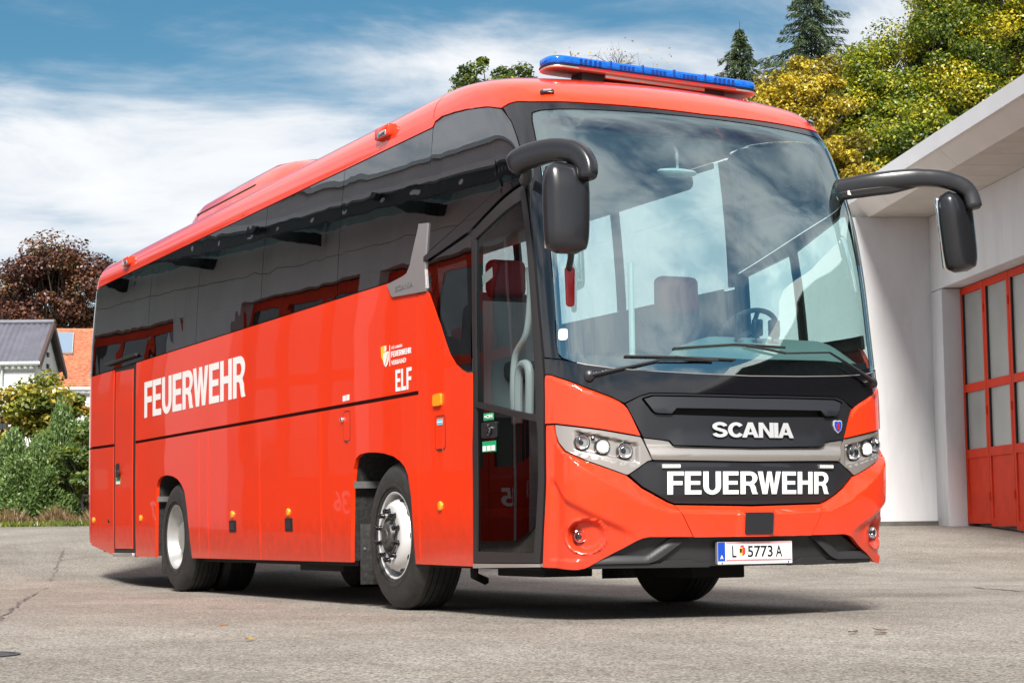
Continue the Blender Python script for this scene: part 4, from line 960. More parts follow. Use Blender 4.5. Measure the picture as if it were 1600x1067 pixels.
# dashboard: a sheet that follows the windscreen, higher in front of the driver
def dashboard():
    nu, nv = 44, 14; vs = []; fs = []
    us = np.linspace(1.16, -1.20, nu)
    for j in range(nv + 1):
        t = j / nv
        for u in us:
            p = S(np.array([u]), np.array([1.57]))[0] - Nout(np.array([u]), np.array([1.57]))[0] * .05
            drv = float(sst(np.array((p[0] - .95) / .5))) * float(sst(np.array((2.50 - p[0]) / .25)))
            y1 = .78 + .22 * drv
            y = p[1] + (y1 - p[1]) * min(1, t / .72)
            top = 1.545 + .03 * math.sin(math.pi * min(1, t / .72)) + drv * .20 * math.sin(math.pi / 2 * min(1, t / .55)) ** 1.5
            z = top if t < .72 else top - (t - .72) / .28 * .65
            if t >= .72: y += .05 * math.sin((t - .72) / .28 * math.pi)
            vs.append((p[0], y, z))
    for j in range(nv):
        for i in range(nu - 1): fs.append((j * nu + i, j * nu + i + 1, (j + 1) * nu + i + 1, (j + 1) * nu + i))
    return MB().add(vs, fs).build('dashboard', 'dash', bus, smooth=True, angle=50)
dashboard()
panel('cowl', sym([(0, 1.56), (.7, 1.56), (1.1, 1.58), (1.28, 1.6), (1.28, .9), (0, .9)]), 'void', bus, off=-.05, thick=.02, du=.1, dz=.3)
Mw = Matrix.Translation((1.93, 1.06, 1.80)) @ Matrix.Rotation(math.radians(-52), 4, 'X')
sw = MB(); sw.tube([Mw @ Vector((.225 * math.cos(a), .225 * math.sin(a), 0)) for a in [2 * math.pi * k / 36 for k in range(37)]], .018, 8, cap=False)
for a in (0.3, math.pi - .3, -math.pi / 2): sw.tube([Mw @ Vector((0, 0, -.02)), Mw @ Vector((.22 * math.cos(a), .22 * math.sin(a), 0))], .017, 6)
so = sw.build('steering_wheel', 'darkint', bus, smooth=True)
MB().lathe([(.07, -.05), (.075, 0), (.05, .02), (.0005, .022)], Mw, 18).build('horn_pad', 'matte', so, smooth=True)
MB().tube([Mw @ Vector((0, 0, -.04)), (1.93, .75, 1.45)], .05, 10).build('steering_column', 'darkint', so)
# seats
def seat_mesh(name, x, y, z, parent=bus, w=.44, head=True, m='fabric'):
    M = Matrix.Translation((x, y, z))
    o = MB().box((-w / 2, -.42, .33), (w / 2, .06, .47), M).box((-w / 2, -.02, .40), (w / 2, .12, 1.02), M @ Matrix.Rotation(math.radians(-9), 4, 'X')).build(name, m, parent, bevel=.045, seg=3)
    MB().box((-w / 2 + .06, -.3, 0), (-w / 2 + .11, .0, .36), M).box((w / 2 - .11, -.3, 0), (w / 2 - .06, .0, .36), M).build('seat_leg', 'darkint', o)
    if head: MB().box((-w * .33, .04, .97), (w * .33, .17, 1.23), M).build('headrest', 'redfabric', o, bevel=.05, seg=3)
    return o
ds = seat_mesh('driver_seat', 1.92, 1.86, 1.10, w=.50)
gs = seat_mesh('guide_seat', .78, 2.30, 1.22, w=.44)
seat0 = seat_mesh('passenger_seat', .36, 3.15, 1.46)
for r in range(9):
    for q, dx in enumerate((0, .47, 1.31, 1.78)):
        if r == 0 and q == 0: continue
        c = copy_tree(seat0, bus); c.location = (seat0.location.x + dx, seat0.location.y + r * .88, seat0.location.z)
MB().prism(rounded([(.20, 1.30), (.92, 1.30), (.90, 2.06), (.84, 2.10), (.34, 2.10), (.27, 2.05)], .03), Matrix(((1, 0, 0, 0), (0, 0, -1, 2.02), (0, 1, 0, 0), (0, 0, 0, 1))), .03).build('stair_partition', 'liner', bus, bevel=.008)
MB().box((.12, 2.0, .86), (1.05, 2.06, 1.30)).build('step_riser', 'darkint', bus)
for k in range(3): MB().box((.10, .75 + .38 * k, .40 + .22 * k), (.95, 1.13 + .38 * k, .46 + .22 * k)).build('entrance_step', 'redfabric' if k == 1 else 'darkint', bus, bevel=.008)
MB().box((.95, .75, .36), (1.0, 2.0, 1.30)).build('stairwell_wall', 'darkint', bus)
hr = smooth_path([(.12, .92, 1.20), (.10, .90, 1.40), (.11, .88, 1.62), (.12, .74, 1.75), (.13, .70, 2.0), (.13, .72, 2.15)], 5)
MB().tube(hr, .022, 10).build('grab_handle', 'handrail', bus, smooth=True)
MB().tube(smooth_path([(.12, .72, 1.25), (.12, .71, 1.5), (.12, .78, 1.56), (.12, .86, 1.5), (.12, .87, 1.2)], 6), .028, 10).build('grab_hoop', 'handrail', bus, smooth=True)
MB().tube([(.98, .95, 1.35), (.98, .95, 2.25)], .02, 8).build('grab_pole', 'handrail', bus, smooth=True)
# inside mirror, dash devices
im = MB(); Mi = Matrix.Translation((1.145, .62, 2.80)); nn_ = []
im.lathe([(.0005, -.03), (.08, -.028), (.125, -.015), (.14, 0), (.125, .012), (.06, .022), (.0005, .024)], Mi @ Matrix.Diagonal((1.05, .45, 1, 1)), 28)
imo = im.build('inside_mirror', 'white', bus, smooth=True)
MB().tube([(1.15, .62, 2.81), (1.17, .66, 2.94), (1.17, .72, 3.02)], .011, 8).build('mirror_stalk', 'white', imo, smooth=True)
for x, w, h in ((1.45, .045, .15), (1.60, .07, .11), (1.73, .075, .11)):
    d = MB().box((-w / 2, -.02, -h / 2), (w / 2, .02, h / 2), Matrix.Translation((x, .42 + .05 * (x - 1.4), 1.80))).build('dash_device', 'satin', bus, bevel=.012)
    MB().lathe([(.02, 0), (.018, .008), (.0005, .01)], Matrix.Translation((x, .398 + .05 * (x - 1.4), 1.82)) @ Matrix.Rotation(math.radians(90), 4, 'X'), 14).build('device_lens', 'gloss', d, smooth=True)
    MB().tube([(x, .44 + .05 * (x - 1.4), 1.75), (x + .03, .50, 1.60)], .007, 6).build('device_stalk', 'ink', d)
rm = MB().prism(rounded([(-.026, -.15), (.026, -.15), (.033, .09), (-.033, .09)], .025), Matrix.Translation((.137, .2, 2.00)) @ Matrix(((1, 0, 0, 0), (0, 0, -1, 0), (0, 1, 0, 0), (0, 0, 0, 1))), .02).build('ramp_mirror', 'red', bus, bevel=.006)  # its red colour stands in for the coach reflected in the mirror
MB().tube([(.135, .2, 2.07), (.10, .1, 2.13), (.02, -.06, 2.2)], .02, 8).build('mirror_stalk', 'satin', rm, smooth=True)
MB().prism(rounded([(-.03, -.04), (.03, -.04), (.03, .03), (-.03, .03)], .02), on_skin(1.168, 1.70, .0015), .001).build('toll_sticker', 'white', bus)
# ------------------------------------------------------------------ ground
FWH = Vector((0.43609, 0.8999))                    # level viewing direction: the yard rises gently this way
def ground_z(x, y):
    t = (np.asarray(x) - CAM_POS[0]) * FWH.x + (np.asarray(y) - CAM_POS[1]) * FWH.y
    a = np.clip((t - 19.0) / 12.0, 0, 1)
    return .55 * a * a * (3 - 2 * a) + np.clip(t - 31, 0, 40) * .033
def ground_sheet():
    xs = np.concatenate([np.linspace(-600, -40, 12), np.linspace(-36, 60, 65), np.linspace(70, 700, 14)])
    ys = np.concatenate([np.linspace(-500, -36, 10), np.linspace(-32, 70, 69), np.linspace(80, 900, 16)])
    X, Y = np.meshgrid(xs, ys); Z = ground_z(X, Y); n = len(xs)
    vs = np.stack([X, Y, Z], -1).reshape(-1, 3)
    fs = [(j * n + i, j * n + i + 1, (j + 1) * n + i + 1, (j + 1) * n + i) for j in range(len(ys) - 1) for i in range(n - 1)]
    me = bpy.data.meshes.new('yard_pavement'); me.from_pydata(vs.tolist(), [], fs); me.polygons.foreach_set('use_smooth', [True] * len(fs))
    t = NT('weathered_asphalt'); b = t.b; co = t.coord()
    vo = t.node('ShaderNodeTexVoronoi'); vo.inputs['Scale'].default_value = 88; t.link(co, vo.inputs['Vector'])
    vcol = t.node('ShaderNodeSeparateColor'); t.link(vo.outputs['Color'], vcol.inputs[0])
    stones = t.ramp(vcol.outputs[0], [(0.0, (.09, .083, .073)), (.16, (.20, .185, .164)), (.36, (.31, .288, .257)), (.66, (.365, .34, .305)), (1.0, (.52, .488, .44))])
    gaps = t.ramp(vo.outputs['Distance'], [(.30, 1.0), (.62, .62)])
    c1 = t.mix(1.0, stones, gaps, 'MULTIPLY')
    big = t.ramp(t.noise(.35, 6, .6, .4), [(.28, (.70, .68, .66)), (.7, (1.12, 1.11, 1.10))])
    c2 = t.mix(1.0, c1, big, 'MULTIPLY')
    mid = t.ramp(t.noise(2.2, 6, .65, .3, sc=(1, .5, 1)), [(.32, (.84, .82, .79)), (.62, (1.04, 1.04, 1.04))])
    c3 = t.mix(1.0, c2, mid, 'MULTIPLY')
    st = t.ramp(t.noise(.8, 8, .7, 1.2), [(.57, 0.0), (.72, .55)])
    t.link(t.mix(st, c3, (.11, .098, .085)), b.inputs['Base Color'])
    b.inputs['Roughness'].default_value = .88; b.inputs['Specular IOR Level'].default_value = .25
    t.bump(vo.outputs['Distance'], .35, .004)
    me.materials.append(t.m); o = bpy.data.objects.new('yard_pavement', me); COL.objects.link(o); o['kind'] = 'structure'
ground_sheet()
def crack(pts, w, seedv, name='pavement_joint'):
    rnd = random.Random(seedv); P = [Vector((x, y)) for x, y in pts]; line = []
    for a, b in zip(P, P[1:]):
        n = max(2, int((b - a).length / .12))
        for k in range(n): line.append(a + (b - a) * k / n + Vector((rnd.uniform(-.03, .03), rnd.uniform(-.03, .03))))
    vs = []; fs = []
    for i in range(len(line)):
        d = (line[min(i + 1, len(line) - 1)] - line[max(i - 1, 0)]).normalized(); q = Vector((-d.y, d.x)) * w * rnd.uniform(.25, .6)
        for sgn in (1, -1):
            p = line[i] + q * sgn; vs.append((p.x, p.y, float(ground_z(p.x, p.y)) + .004))
    for i in range(len(line) - 1): fs.append((2 * i, 2 * i + 1, 2 * i + 3, 2 * i + 2))
    o = MB().add(vs, fs).build(name, mat('joint_tar', (.12, .11, .10), .9), None); o['kind'] = 'structure'
crack([(-3.1, .9), (-2.54, 3.36), (-1.56, 7.24), (-.9, 9.6), (.81, 16.2)], .022, 3)
crack([(5.75, 3.5), (5.55, 3.05), (5.2, 1.6), (5.0, 0.6)], .05, 5)
mh = empty('manhole_cover', (-3.50, -.72, .0)); tag(mh, 'round dark iron manhole cover in the yard, cut by the left edge of the picture', 'manhole')
MB().lathe([(.25, -.02), (.25, .006), (.228, .006), (.225, -.002), (.21, .004), (.15, .004), (.146, 0), (.14, .004), (.0005, .006)], Matrix.Translation((-3.50, -.72, 0)), 40).build('iron_lid', mat('cast_iron', (.06, .06, .065), .55, metal=.5, var=.3, vscale=30), mh, smooth=True)

# fallen leaves
leafm = [mat('leaf_brown', (.30, .13, .03), .7), mat('leaf_ochre', (.36, .22, .04), .7), mat('leaf_dark', (.10, .05, .025), .7)]
for k, (x, y, lab) in enumerate(((-1.64, 1.29, 'brown fallen leaf on the asphalt in front of the rear wheels, farther of two'), (-2.03, -.39, 'ochre fallen leaf on the asphalt in the lower left foreground, nearer of two'),
                              (2.03, .40, 'orange brown fallen leaf just in front of the coach shadow near its front corner'), (.70, -1.76, 'dark fallen leaf on the asphalt, leftmost of three in a row'),
                              (.78, -1.88, 'dark fallen leaf on the asphalt, middle of three in a row'), (.92, -1.70, 'dark fallen leaf on the asphalt, rightmost of three in a row'), (-.11, 1.12, 'small brown fallen leaf on the asphalt below the open space by the entrance door'))):
    b = MB(); a0 = random.uniform(0, 6); q = [(.045, 0), (.02, .018), (-.01, .022), (-.04, .004), (-.012, -.02), (.02, -.016)]
    vs = [(x + math.cos(a0) * px - math.sin(a0) * py, y + math.sin(a0) * px + math.cos(a0) * py, .005 + .009 * abs(px) / .045 * (k % 2 + .4)) for px, py in q]
    o = b.add(vs + [(p[0], p[1], p[2] + .002) for p in vs], [tuple(range(6)), tuple(range(11, 5, -1))] + [(i, (i + 1) % 6, 6 + (i + 1) % 6, 6 + i) for i in range(6)]).build('fallen_leaf', leafm[(0, 1, 0, 2, 2, 2, 0)[k]], None)
    tag(o, lab, 'leaf', 'fallen leaves on the yard')

# ------------------------------------------------------------------ fire station on the right
K = Vector((13.75, 14.15, 0)); DWL = Vector((-.3502, -.9367, 0)); NWL = Vector((-.9367, .3502, 0))
def frame(org, ax, ay):           # local x along ax, y along ay, z up
    return Matrix(((ax.x, ay.x, 0, org.x), (ax.y, ay.y, 0, org.y), (ax.z, ay.z, 1, org.z), (0, 0, 0, 1)))
FW_ = frame(K, DWL, NWL)          # x = along the gates towards the camera, y = out of the wall, z = up
def stucco(name, col, var=.06):
    t = NT(name); b = t.b
    f = t.noise(.9, 7, .62, .5, sc=(1, 1, .35)); c = t.ramp(f, [(.30, tuple(x * (1 - var * 2.4) for x in col)), (.55, col), (.8, tuple(min(1, x * (1 + var)) for x in col))])
    sp = t.ramp(t.noise(5.0, 8, .72, .6), [(.66, 0.0), (.76, .5)])
    t.link(t.mix(sp, c, tuple(x * .55 for x in col)), b.inputs['Base Color']); b.inputs['Roughness'].default_value = .85
    st2 = t.ramp(t.noise(1.6, 7, .7, .8, sc=(3, 3, .25)), [(.55, 0.0), (.75, .35)]); t.link(t.mix(st2, t.mix(sp, c, tuple(x * .55 for x in col)), tuple(x * .62 for x in col)), b.inputs['Base Color'])
    t.bump(t.noise(120, 4), .18, .004); return t.m
MT['stucco'] = stucco('white_render', (.62, .625, .64)); MT['fascia'] = mat('fascia_paint', (.72, .73, .74), .5, var=.04, vscale=2)
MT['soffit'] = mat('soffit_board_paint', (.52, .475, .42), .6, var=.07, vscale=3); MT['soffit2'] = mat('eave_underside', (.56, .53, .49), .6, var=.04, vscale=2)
MT['gatered'] = mat('gate_red_paint', (.60, .04, .012), .65, spec=.15, var=.10, vscale=4); MT['gateglass'] = None
def frosted():
    t = NT('frosted_gate_glass'); b = t.b; b.inputs['Base Color'].default_value = (.34, .355, .34, 1); b.inputs['Roughness'].default_value = .22; b.inputs['Specular IOR Level'].default_value = .5
    t.link(t.ramp(t.noise(.8, 2), [(.3, (.25, .265, .255)), (.7, (.36, .37, .355))]), b.inputs['Base Color']); return t.m
MT['gateglass'] = frosted()
fs_ = empty('fire_station', tuple(K)); tag(fs_, 'white fire station with red folding gates and wide eaves at the right edge', 'building')
ZB, ZT, ZL = -.4, 5.30, 4.13
def fbox(name, x0, x1, y0, y1, z0, z1, m, parent=fs_, bev=.0): return MB().box((x0, y0, z0), (x1, y1, z1), FW_).build(name, m, parent, bevel=bev)
fbox('end_wall', -.45, 0, -.4, 8.2, ZB, ZT, 'stucco')
fbox('hall_wall', -.46, -.01, 1.8, 6.6, ZT + .003, 6.4, 'stucco')
fbox('lintel_wall', .004, 10.1, -.40, 0, ZL, ZT - .003, 'stucco')
BAYS = [(.55, 4.75), (5.30, 9.50)]
prev = .004
for a, b in BAYS + [(10.1, 10.2)]:
    fbox('pillar', prev, a, -.42, .012, ZB, ZL - .012, 'stucco', bev=.012); prev = b
fbox('back_wall', .004, 10.1, -.75, -.45, ZB, ZT, 'stucco')
MB().box((.001, 0, .40), (.03, 8.1, .60), FW_).build('wall_base', mat('dirty_base', (.10, .095, .085), .9, var=.3, vscale=4), fs_)
fbox('plinth_line', .30, 10.1, .012, .02, ZB, .02, 'stucco')
# eaves
def fprism(name, poly, x0, x1, m):     # poly in (y, z)
    Mx = FW_ @ Matrix(((0, 0, 1, x0), (1, 0, 0, 0), (0, 1, 0, 0), (0, 0, 0, 1)))
    return MB().prism(poly, Mx, x1 - x0).build(name, m, fs_)
SOF = .95
nb = 0; x = -1.9
while x < 10.1:
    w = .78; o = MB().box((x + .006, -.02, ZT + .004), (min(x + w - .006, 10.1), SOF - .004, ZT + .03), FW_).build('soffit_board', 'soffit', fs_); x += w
fprism('soffit_backing', [(-.4, ZT + .032), (SOF, ZT + .032), (SOF, ZT + .06), (-.4, ZT + .06)], -1.9, 10.1, 'void')
x = -1.9
while x < 10.1:
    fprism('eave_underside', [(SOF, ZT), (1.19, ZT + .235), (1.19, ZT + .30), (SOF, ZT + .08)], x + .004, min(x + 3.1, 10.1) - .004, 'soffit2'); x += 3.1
fprism('fascia', [(1.195, ZT + .225), (1.23, ZT + .225), (1.23, ZT + .45), (1.195, ZT + .45)], -1.95, 10.1, 'fascia')
fprism('roof', [(-.5, ZT + .10), (1.19, ZT + .31), (1.19, ZT + .445), (-6, ZT + .75), (-6, ZT + .5)], -1.9, 10.0, 'fascia')
# folding gates
def gate(a, b):
    n = 4; w = (b - a) / n; zb0 = .03
    for k in range(n):
        x0, x1 = a + k * w + .008, a + (k + 1) * w - .008
        lf = MB(); t = .075; y0, y1 = -.34, -.28
        zs = (float(ground_z(*(FW_ @ Vector((x0, 0, 0))).xy)) + zb0, 1.66, 2.58, ZL - .02)
        lf.box((x0, y0, zs[0]), (x0 + t, y1, zs[3]), FW_).box((x1 - t, y0, zs[0]), (x1, y1, zs[3]), FW_)
        for z0, z1 in ((zs[0], zs[0] + .12), (zs[1] - .13, zs[1]), (zs[2] - .06, zs[2] + .06), (zs[3] - .10, zs[3])): lf.box((x0 + t, y0, z0), (x1 - t, y1 - .002, z1), FW_)
        g = lf.build('gate_leaf', 'gatered', fs_)
        MB().box((x0 + t, y0 + .02, zs[0] + .12), (x1 - t, y1 - .02, zs[1] - .13), FW_).build('gate_panel', 'gatered', g)
        for z0, z1 in ((zs[1], zs[2] - .06), (zs[2] + .06, zs[3] - .10)):
            MB().box((x0 + t, y0 + .02, z0), (x1 - t, y1 - .035, z1), FW_).build('gate_pane', 'gateglass', g)
            MB().box((x0 + t, y1 - .034, z0), (x0 + t + .014, y1 - .004, z1), FW_).build('pane_seal', 'rubber', g); MB().box((x1 - t - .014, y1 - .034, z0), (x1 - t, y1 - .004, z1), FW_).build('pane_seal', 'rubber', g)
        for z in (.95, 2.2, 3.7):
            MB().lathe([(.016, -.06), (.016, .06)], FW_ @ Matrix.Translation((x1 + .004, y1 + .008, z)), 8, True, True).build('hinge', 'gatered', g)
    fbox('gate_threshold', a, b, -.36, -.05, float(ground_z(*(FW_ @ Vector((b, 0, 0))).xy)) - .1, float(ground_z(*(FW_ @ Vector((b, 0, 0))).xy)) + .015, 'rubber')
for a, b in BAYS: gate(a, b)

# ------------------------------------------------------------------ vehicle hall on the left (seen in the side windows)
H0 = Vector((-7.40, 4.0, 0)); HX = Vector((.2079, .9781, 0)); HN = Vector((.9781, -.2079, 0))
FH = frame(H0, HX, HN)
hall = empty('vehicle_hall', tuple(H0)); tag(hall, 'grey hall with red gates and glass canopy, seen only as reflection in the coach side', 'building')
MT['concrete'] = stucco('grey_concrete', (.66, .64, .65), .05)
MT['hallglass'] = mat('dark_hall_glass', (.03, .035, .035), .06, spec=.6)
MT['canopyglass'] = glass('canopy_glass', (.45, .58, .57), 1.5)
def hbox(name, x0, x1, y0, y1, z0, z1, m, parent=hall, bev=0): return MB().box((x0, y0, z0), (x1, y1, z1), FH).build(name, m, parent, bevel=bev)
HL_ = 25.0
hbox('upper_wall', 0, HL_, -.4, 0, 4.55, 5.20, 'concrete'); hbox('upper_wall', 0, HL_, -.4, 0, 5.215, 6.75, 'concrete')
hbox('wall_cap', -.05, HL_ + .05, -.45, .06, 6.75, 6.85, 'alu')
prev = 0
for k, (a, b) in enumerate(((3.8, 7.7), (8.1, 11.75), (12.15, 15.8), (17.9, 21.5), (23.4, 25))):
    hbox('pillar', prev, a, -.42, .01, -.3, 4.545, 'concrete'); prev = b
    if k == 4: break
    w = (b - a) / 3
    for q in range(3):
        x0, x1 = a + q * w + .006, a + (q + 1) * w - .006
        lf = MB(); t = .13
        for u0, u1, z0, z1 in ((x0, x0 + t, 0, 4.5), (x1 - t, x1, 0, 4.5), (x0 + t, x1 - t, 0, 1.35), (x0 + t, x1 - t, 2.75, 2.9), (x0 + t, x1 - t, 4.28, 4.5)): lf.box((u0, -.28, z0), (u1, -.20, z1), FH)
        g = lf.build('gate_leaf', 'gatered', hall)
        MB().box((x0 + t, -.26, 1.35), (x1 - t, -.23, 2.75), FH).build('gate_pane', 'hallglass', g); MB().box((x0 + t, -.26, 2.9), (x1 - t, -.23, 4.28), FH).build('gate_pane', 'hallglass', g)
    num = ('34', '35', '36', '37')[k]
    Mn = FH @ Matrix.Translation((a + .42, -.198, .66)) @ Matrix(((1, 0, 0, 0), (0, 0, 1, 0), (0, 1, 0, 0), (0, 0, 0, 1)))
    letters_flat('gate_number', num, Mn, .52, .40, 'white', hall, .02)
hbox('back_wall', 0, HL_, -1.2, -.9, -.3, 6.7, 'void')
# canopy: glass on a drilled steel beam with brackets
hbox('canopy_glass', 0, HL_, .02, 1.25, 5.78, 5.80, 'canopyglass')
hbox('canopy_edge', 0, HL_, 1.255, 1.29, 5.72, 5.82, 'lettersilver')
hbox('canopy_beam', 0, HL_, 1.15, 1.23, 5.48, 5.70, 'satin')
for k in range(28):
    MB().lathe([(.045, 0), (.045, .004)], FH @ Matrix.Translation((.5 + k * .9, 1.231, 5.59)) @ Matrix.Rotation(math.radians(-90), 4, 'X'), 14, True, True).build('beam_hole', 'lettersilver', hall)
for k in range(8):
    x = .6 + k * 3.3
    Mx = FH @ Matrix(((0, 0, 1, x), (1, 0, 0, 0), (0, 1, 0, 0), (0, 0, 0, 1)))
    MB().prism([(0, 5.50), (.2, 5.50), (1.40, 5.62), (1.40, 5.74), (0, 5.74)], Mx, .06).build('canopy_bracket', 'satin', hall)

# ------------------------------------------------------------------ houses far left
def at(px, py, dep):             # direction from the viewpoint, used to set out the far background
    M = cam_ob.matrix_world; k = 3029.44
    d = M.to_3x3() @ Vector(((px - 800) / k, -(py - 533.5) / k, -1)); return M.translation + d * dep
def roofmat(name, c0, c1, rows, cols):
    t = NT(name); b = t.b
    f = t.noise(7, 4); c = t.ramp(f, [(.3, c0), (.7, c1)])
    w = t.node('ShaderNodeTexWave', bands_direction='Z'); w.inputs['Scale'].default_value = 3.34; w.inputs['Distortion'].default_value = .4; t.link(t.coord(), w.inputs['Vector'])  # dark bands put the shade between the tile courses into the colour
    t.link(t.mix(1.0, c, t.ramp(w.outputs['Fac'], [(.05, .45), (.4, 1.0)]), 'MULTIPLY'), b.inputs['Base Color']); b.inputs['Roughness'].default_value = .7
    return t.m
MT['tileroof'] = roofmat('orange_roof_tile', (.42, .11, .05), (.64, .26, .14), 30, 30)
MT['corr'] = mat('grey_corrugated_sheet', (.105, .105, .13), .55, var=.15, vscale=3)
MT['housewhite'] = stucco('house_render', (.66, .67, .66), .05); MT['brownwood'] = mat('brown_bargeboard', (.07, .04, .035), .6)
MT['solar'] = mat('solar_collector_glass', (.16, .22, .30), .12, spec=.7); MT['gutter'] = mat('zinc_gutter', (.45, .50, .49), .45, metal=.5)
def house(org, yaw, length, hwid, ze, zr, zg, roofm, name, label, wave=None, over=.18):
    """org = front eave corner at the right end; local x runs left along the eave, y away from the viewer"""
    ax = Vector((-math.sin(math.radians(yaw + 90)), -math.cos(math.radians(yaw + 90)), 0)); ay = Vector((math.sin(math.radians(yaw)), math.cos(math.radians(yaw)), 0))
    F = frame(Vector((org.x, org.y, 0)), ax, ay); h = empty(name, (org.x, org.y, zg)); tag(h, label, 'house')
    poly = [(over, zg), (2 * hwid - over, zg), (2 * hwid - over, ze - .02), (hwid, zr - .14), (over, ze - .02)]
    Mx = F @ Matrix(((0, 0, 1, .12), (1, 0, 0, 0), (0, 1, 0, 0), (0, 0, 0, 1)))
    MB().prism(poly, Mx, length).build('wall', 'housewhite', h)
    sl = math.hypot(hwid, zr - ze)
    for sd in (0, 1):
        vs = []; fs = []; nx = int(length / .06) if wave else 2; 
        for i in range(nx + 1):
            x = -.05 + (length + .2) * i / nx; wv = .028 * math.sin(2 * math.pi * x / wave) if wave else 0
            for q in range(4):
                tt = q / 3; y = hwid * tt if sd == 0 else 2 * hwid - hwid * tt
                step = .03 * (1 - (tt * 3) % 1) if wave else 0
                vs.append(F @ Vector((x, y, ze + (zr - ze) * tt + wv + .02)))
        for i in range(nx):
            for q in range(3): fs.append((i * 4 + q, (i + 1) * 4 + q, (i + 1) * 4 + q + 1, i * 4 + q + 1))
        if not roofm == 'tileroof': MB().add(vs, fs).build('roof', roofm, h, smooth=bool(wave))
        else:
            # courses of overlapping tiles: every course a stepped strip
            nr = 26; b = MB()
            for r in range(nr):
                t0, t1 = r / nr, (r + 1) / nr; nx = int(length / .12); base = len(b.v)
                vs = []; fs = []
                for i in range(nx + 1):
                    x = -.05 + (length + .2) * i / nx; wv = .05 * abs(math.sin(math.pi * i / 2.0 + .4))
                    for tt, up in ((t0, .12), (t1 + .01, .03), (t0, .0)):
                        y = hwid * tt if sd == 0 else 2 * hwid - hwid * tt
                        vs.append(F @ Vector((x, y, ze + (zr - ze) * tt + wv + up)))
                for i in range(nx): fs += [(i * 3, i * 3 + 3, i * 3 + 4, i * 3 + 1), (i * 3, i * 3 + 2, i * 3 + 5, i * 3 + 3)]
                b.add(vs, fs)
            b.build('roof', roofm, h)
    Mr = F @ Matrix(((0, 0, 1, -.12), (1, 0, 0, 0), (0, 1, 0, 0), (0, 0, 0, 1)))
    MB().prism([(-.05, ze - .20), (.03, ze - .20), (hwid, zr - .15), (2 * hwid - .03, ze - .2), (2 * hwid + .05, ze - .2), (2 * hwid + .05, ze + .0), (hwid, zr + .06), (-.05, ze)], Mr, .09).build('bargeboard', 'brownwood', h)
    MB().tube([F @ Vector((-.1, -.06, ze - .04)), F @ Vector((length, -.06, ze - .04))], .07, 8).build('gutter', 'gutter', h)
    MB().tube([F @ Vector((-.1, hwid, zr + .05)), F @ Vector((length, hwid, zr + .05))], .09, 8).build('ridge_cap', roofm, h)
    return h, F
o1 = at(58, 566, 60); zg1 = float(ground_z(o1.x, o1.y))
h1, F1 = house(o1, 24, 12, 2.05, o1.z, o1.z + 1.42, zg1, 'corr', 'garage_house', 'small white house with dark grey corrugated roof at the far left', wave=.19)
for x0, x1, z0, z1 in ((.75 + 0, 3.4, o1.z - 2.2, o1.z - .75),):
    wf = MB().box((x0, .06, z0), (x1, .17, z1), F1).build('window', 'white', h1)
    MB().box((x0 + .12, .04, z0 + .12), (x1 - .12, .058, z0 + .62), F1).build('pane', 'hallglass', wf); MB().box((x0 + .12, .04, z0 + .72), (x1 - .12, .058, z1 - .12), F1).build('shutter_box', 'soffit2', wf)
for z in (o1.z + .35, o1.z - .02): MB().box((.06, 1.95, z), (.125, 2.15, z + .14), F1).build('gable_vent', 'brownwood', h1)
MB().tube([F1 @ Vector((1.1, .10, zg1)), F1 @ Vector((1.1, .10, o1.z - .08))], .045, 8).build('downpipe', 'gutter', h1)
o2 = at(172, 606, 74); zg2 = float(ground_z(o2.x, o2.y))
h2, F2 = house(o2, 15, 14, 3.1, o2.z, o2.z + 2.45, zg2, 'tileroof', 'tiled_house', 'white house with bright orange tiled roof and a solar collector, behind the grey roofed house')
sl = Matrix.Rotation(math.atan2(2.45, 3.1), 4, 'X')
o3 = F2 @ Vector((2.55, 0, 0))
pc = MB().box((-.40, 2.15, .10), (.40, 3.62, .20), F2 @ Matrix.Translation((1.86, 0, o2.z)) @ sl).build('solar_collector', 'gutter', h2)
MB().box((-.36, 2.2, .202), (.36, 3.57, .215), F2 @ Matrix.Translation((1.86, 0, o2.z)) @ sl).build('collector_glass', 'solar', pc)
for x in (2.2, 4.6): MB().box((x, .10, o2.z - 1.55), (x + 1.0, .19, o2.z - .35), F2).build('window', 'hallglass', h2)

# ------------------------------------------------------------------ workshop hall on the right, mirrored in the windscreen
ws_ = empty('workshop_hall', (10.8, -20, 0)); tag(ws_, 'long dark timber hall with pale roof edge, seen only as reflection in the windscreen', 'building')
MT['timber'] = mat('dark_timber', (.045, .04, .038), .7, var=.3, vscale=2)
MB().box((10.8, -46, -.3), (11.2, 2.0, 5.0)).build('wall', 'timber', ws_)
MB().box((9.3, -46.4, 5.0), (11.2, 2.4, 5.08)).build('soffit', 'timber', ws_)
MB().box((9.2, -46.5, 5.0), (9.28, 2.5, 5.45)).build('fascia', 'fascia', ws_)
MB().prism([(9.29, 5.09), (9.29, 5.44), (17, 8.0), (17, 7.6)], Matrix(((1, 0, 0, 0), (0, 0, -1, 2.4), (0, 1, 0, 0), (0, 0, 0, 1))), 48.6).build('roof', 'corr', ws_)
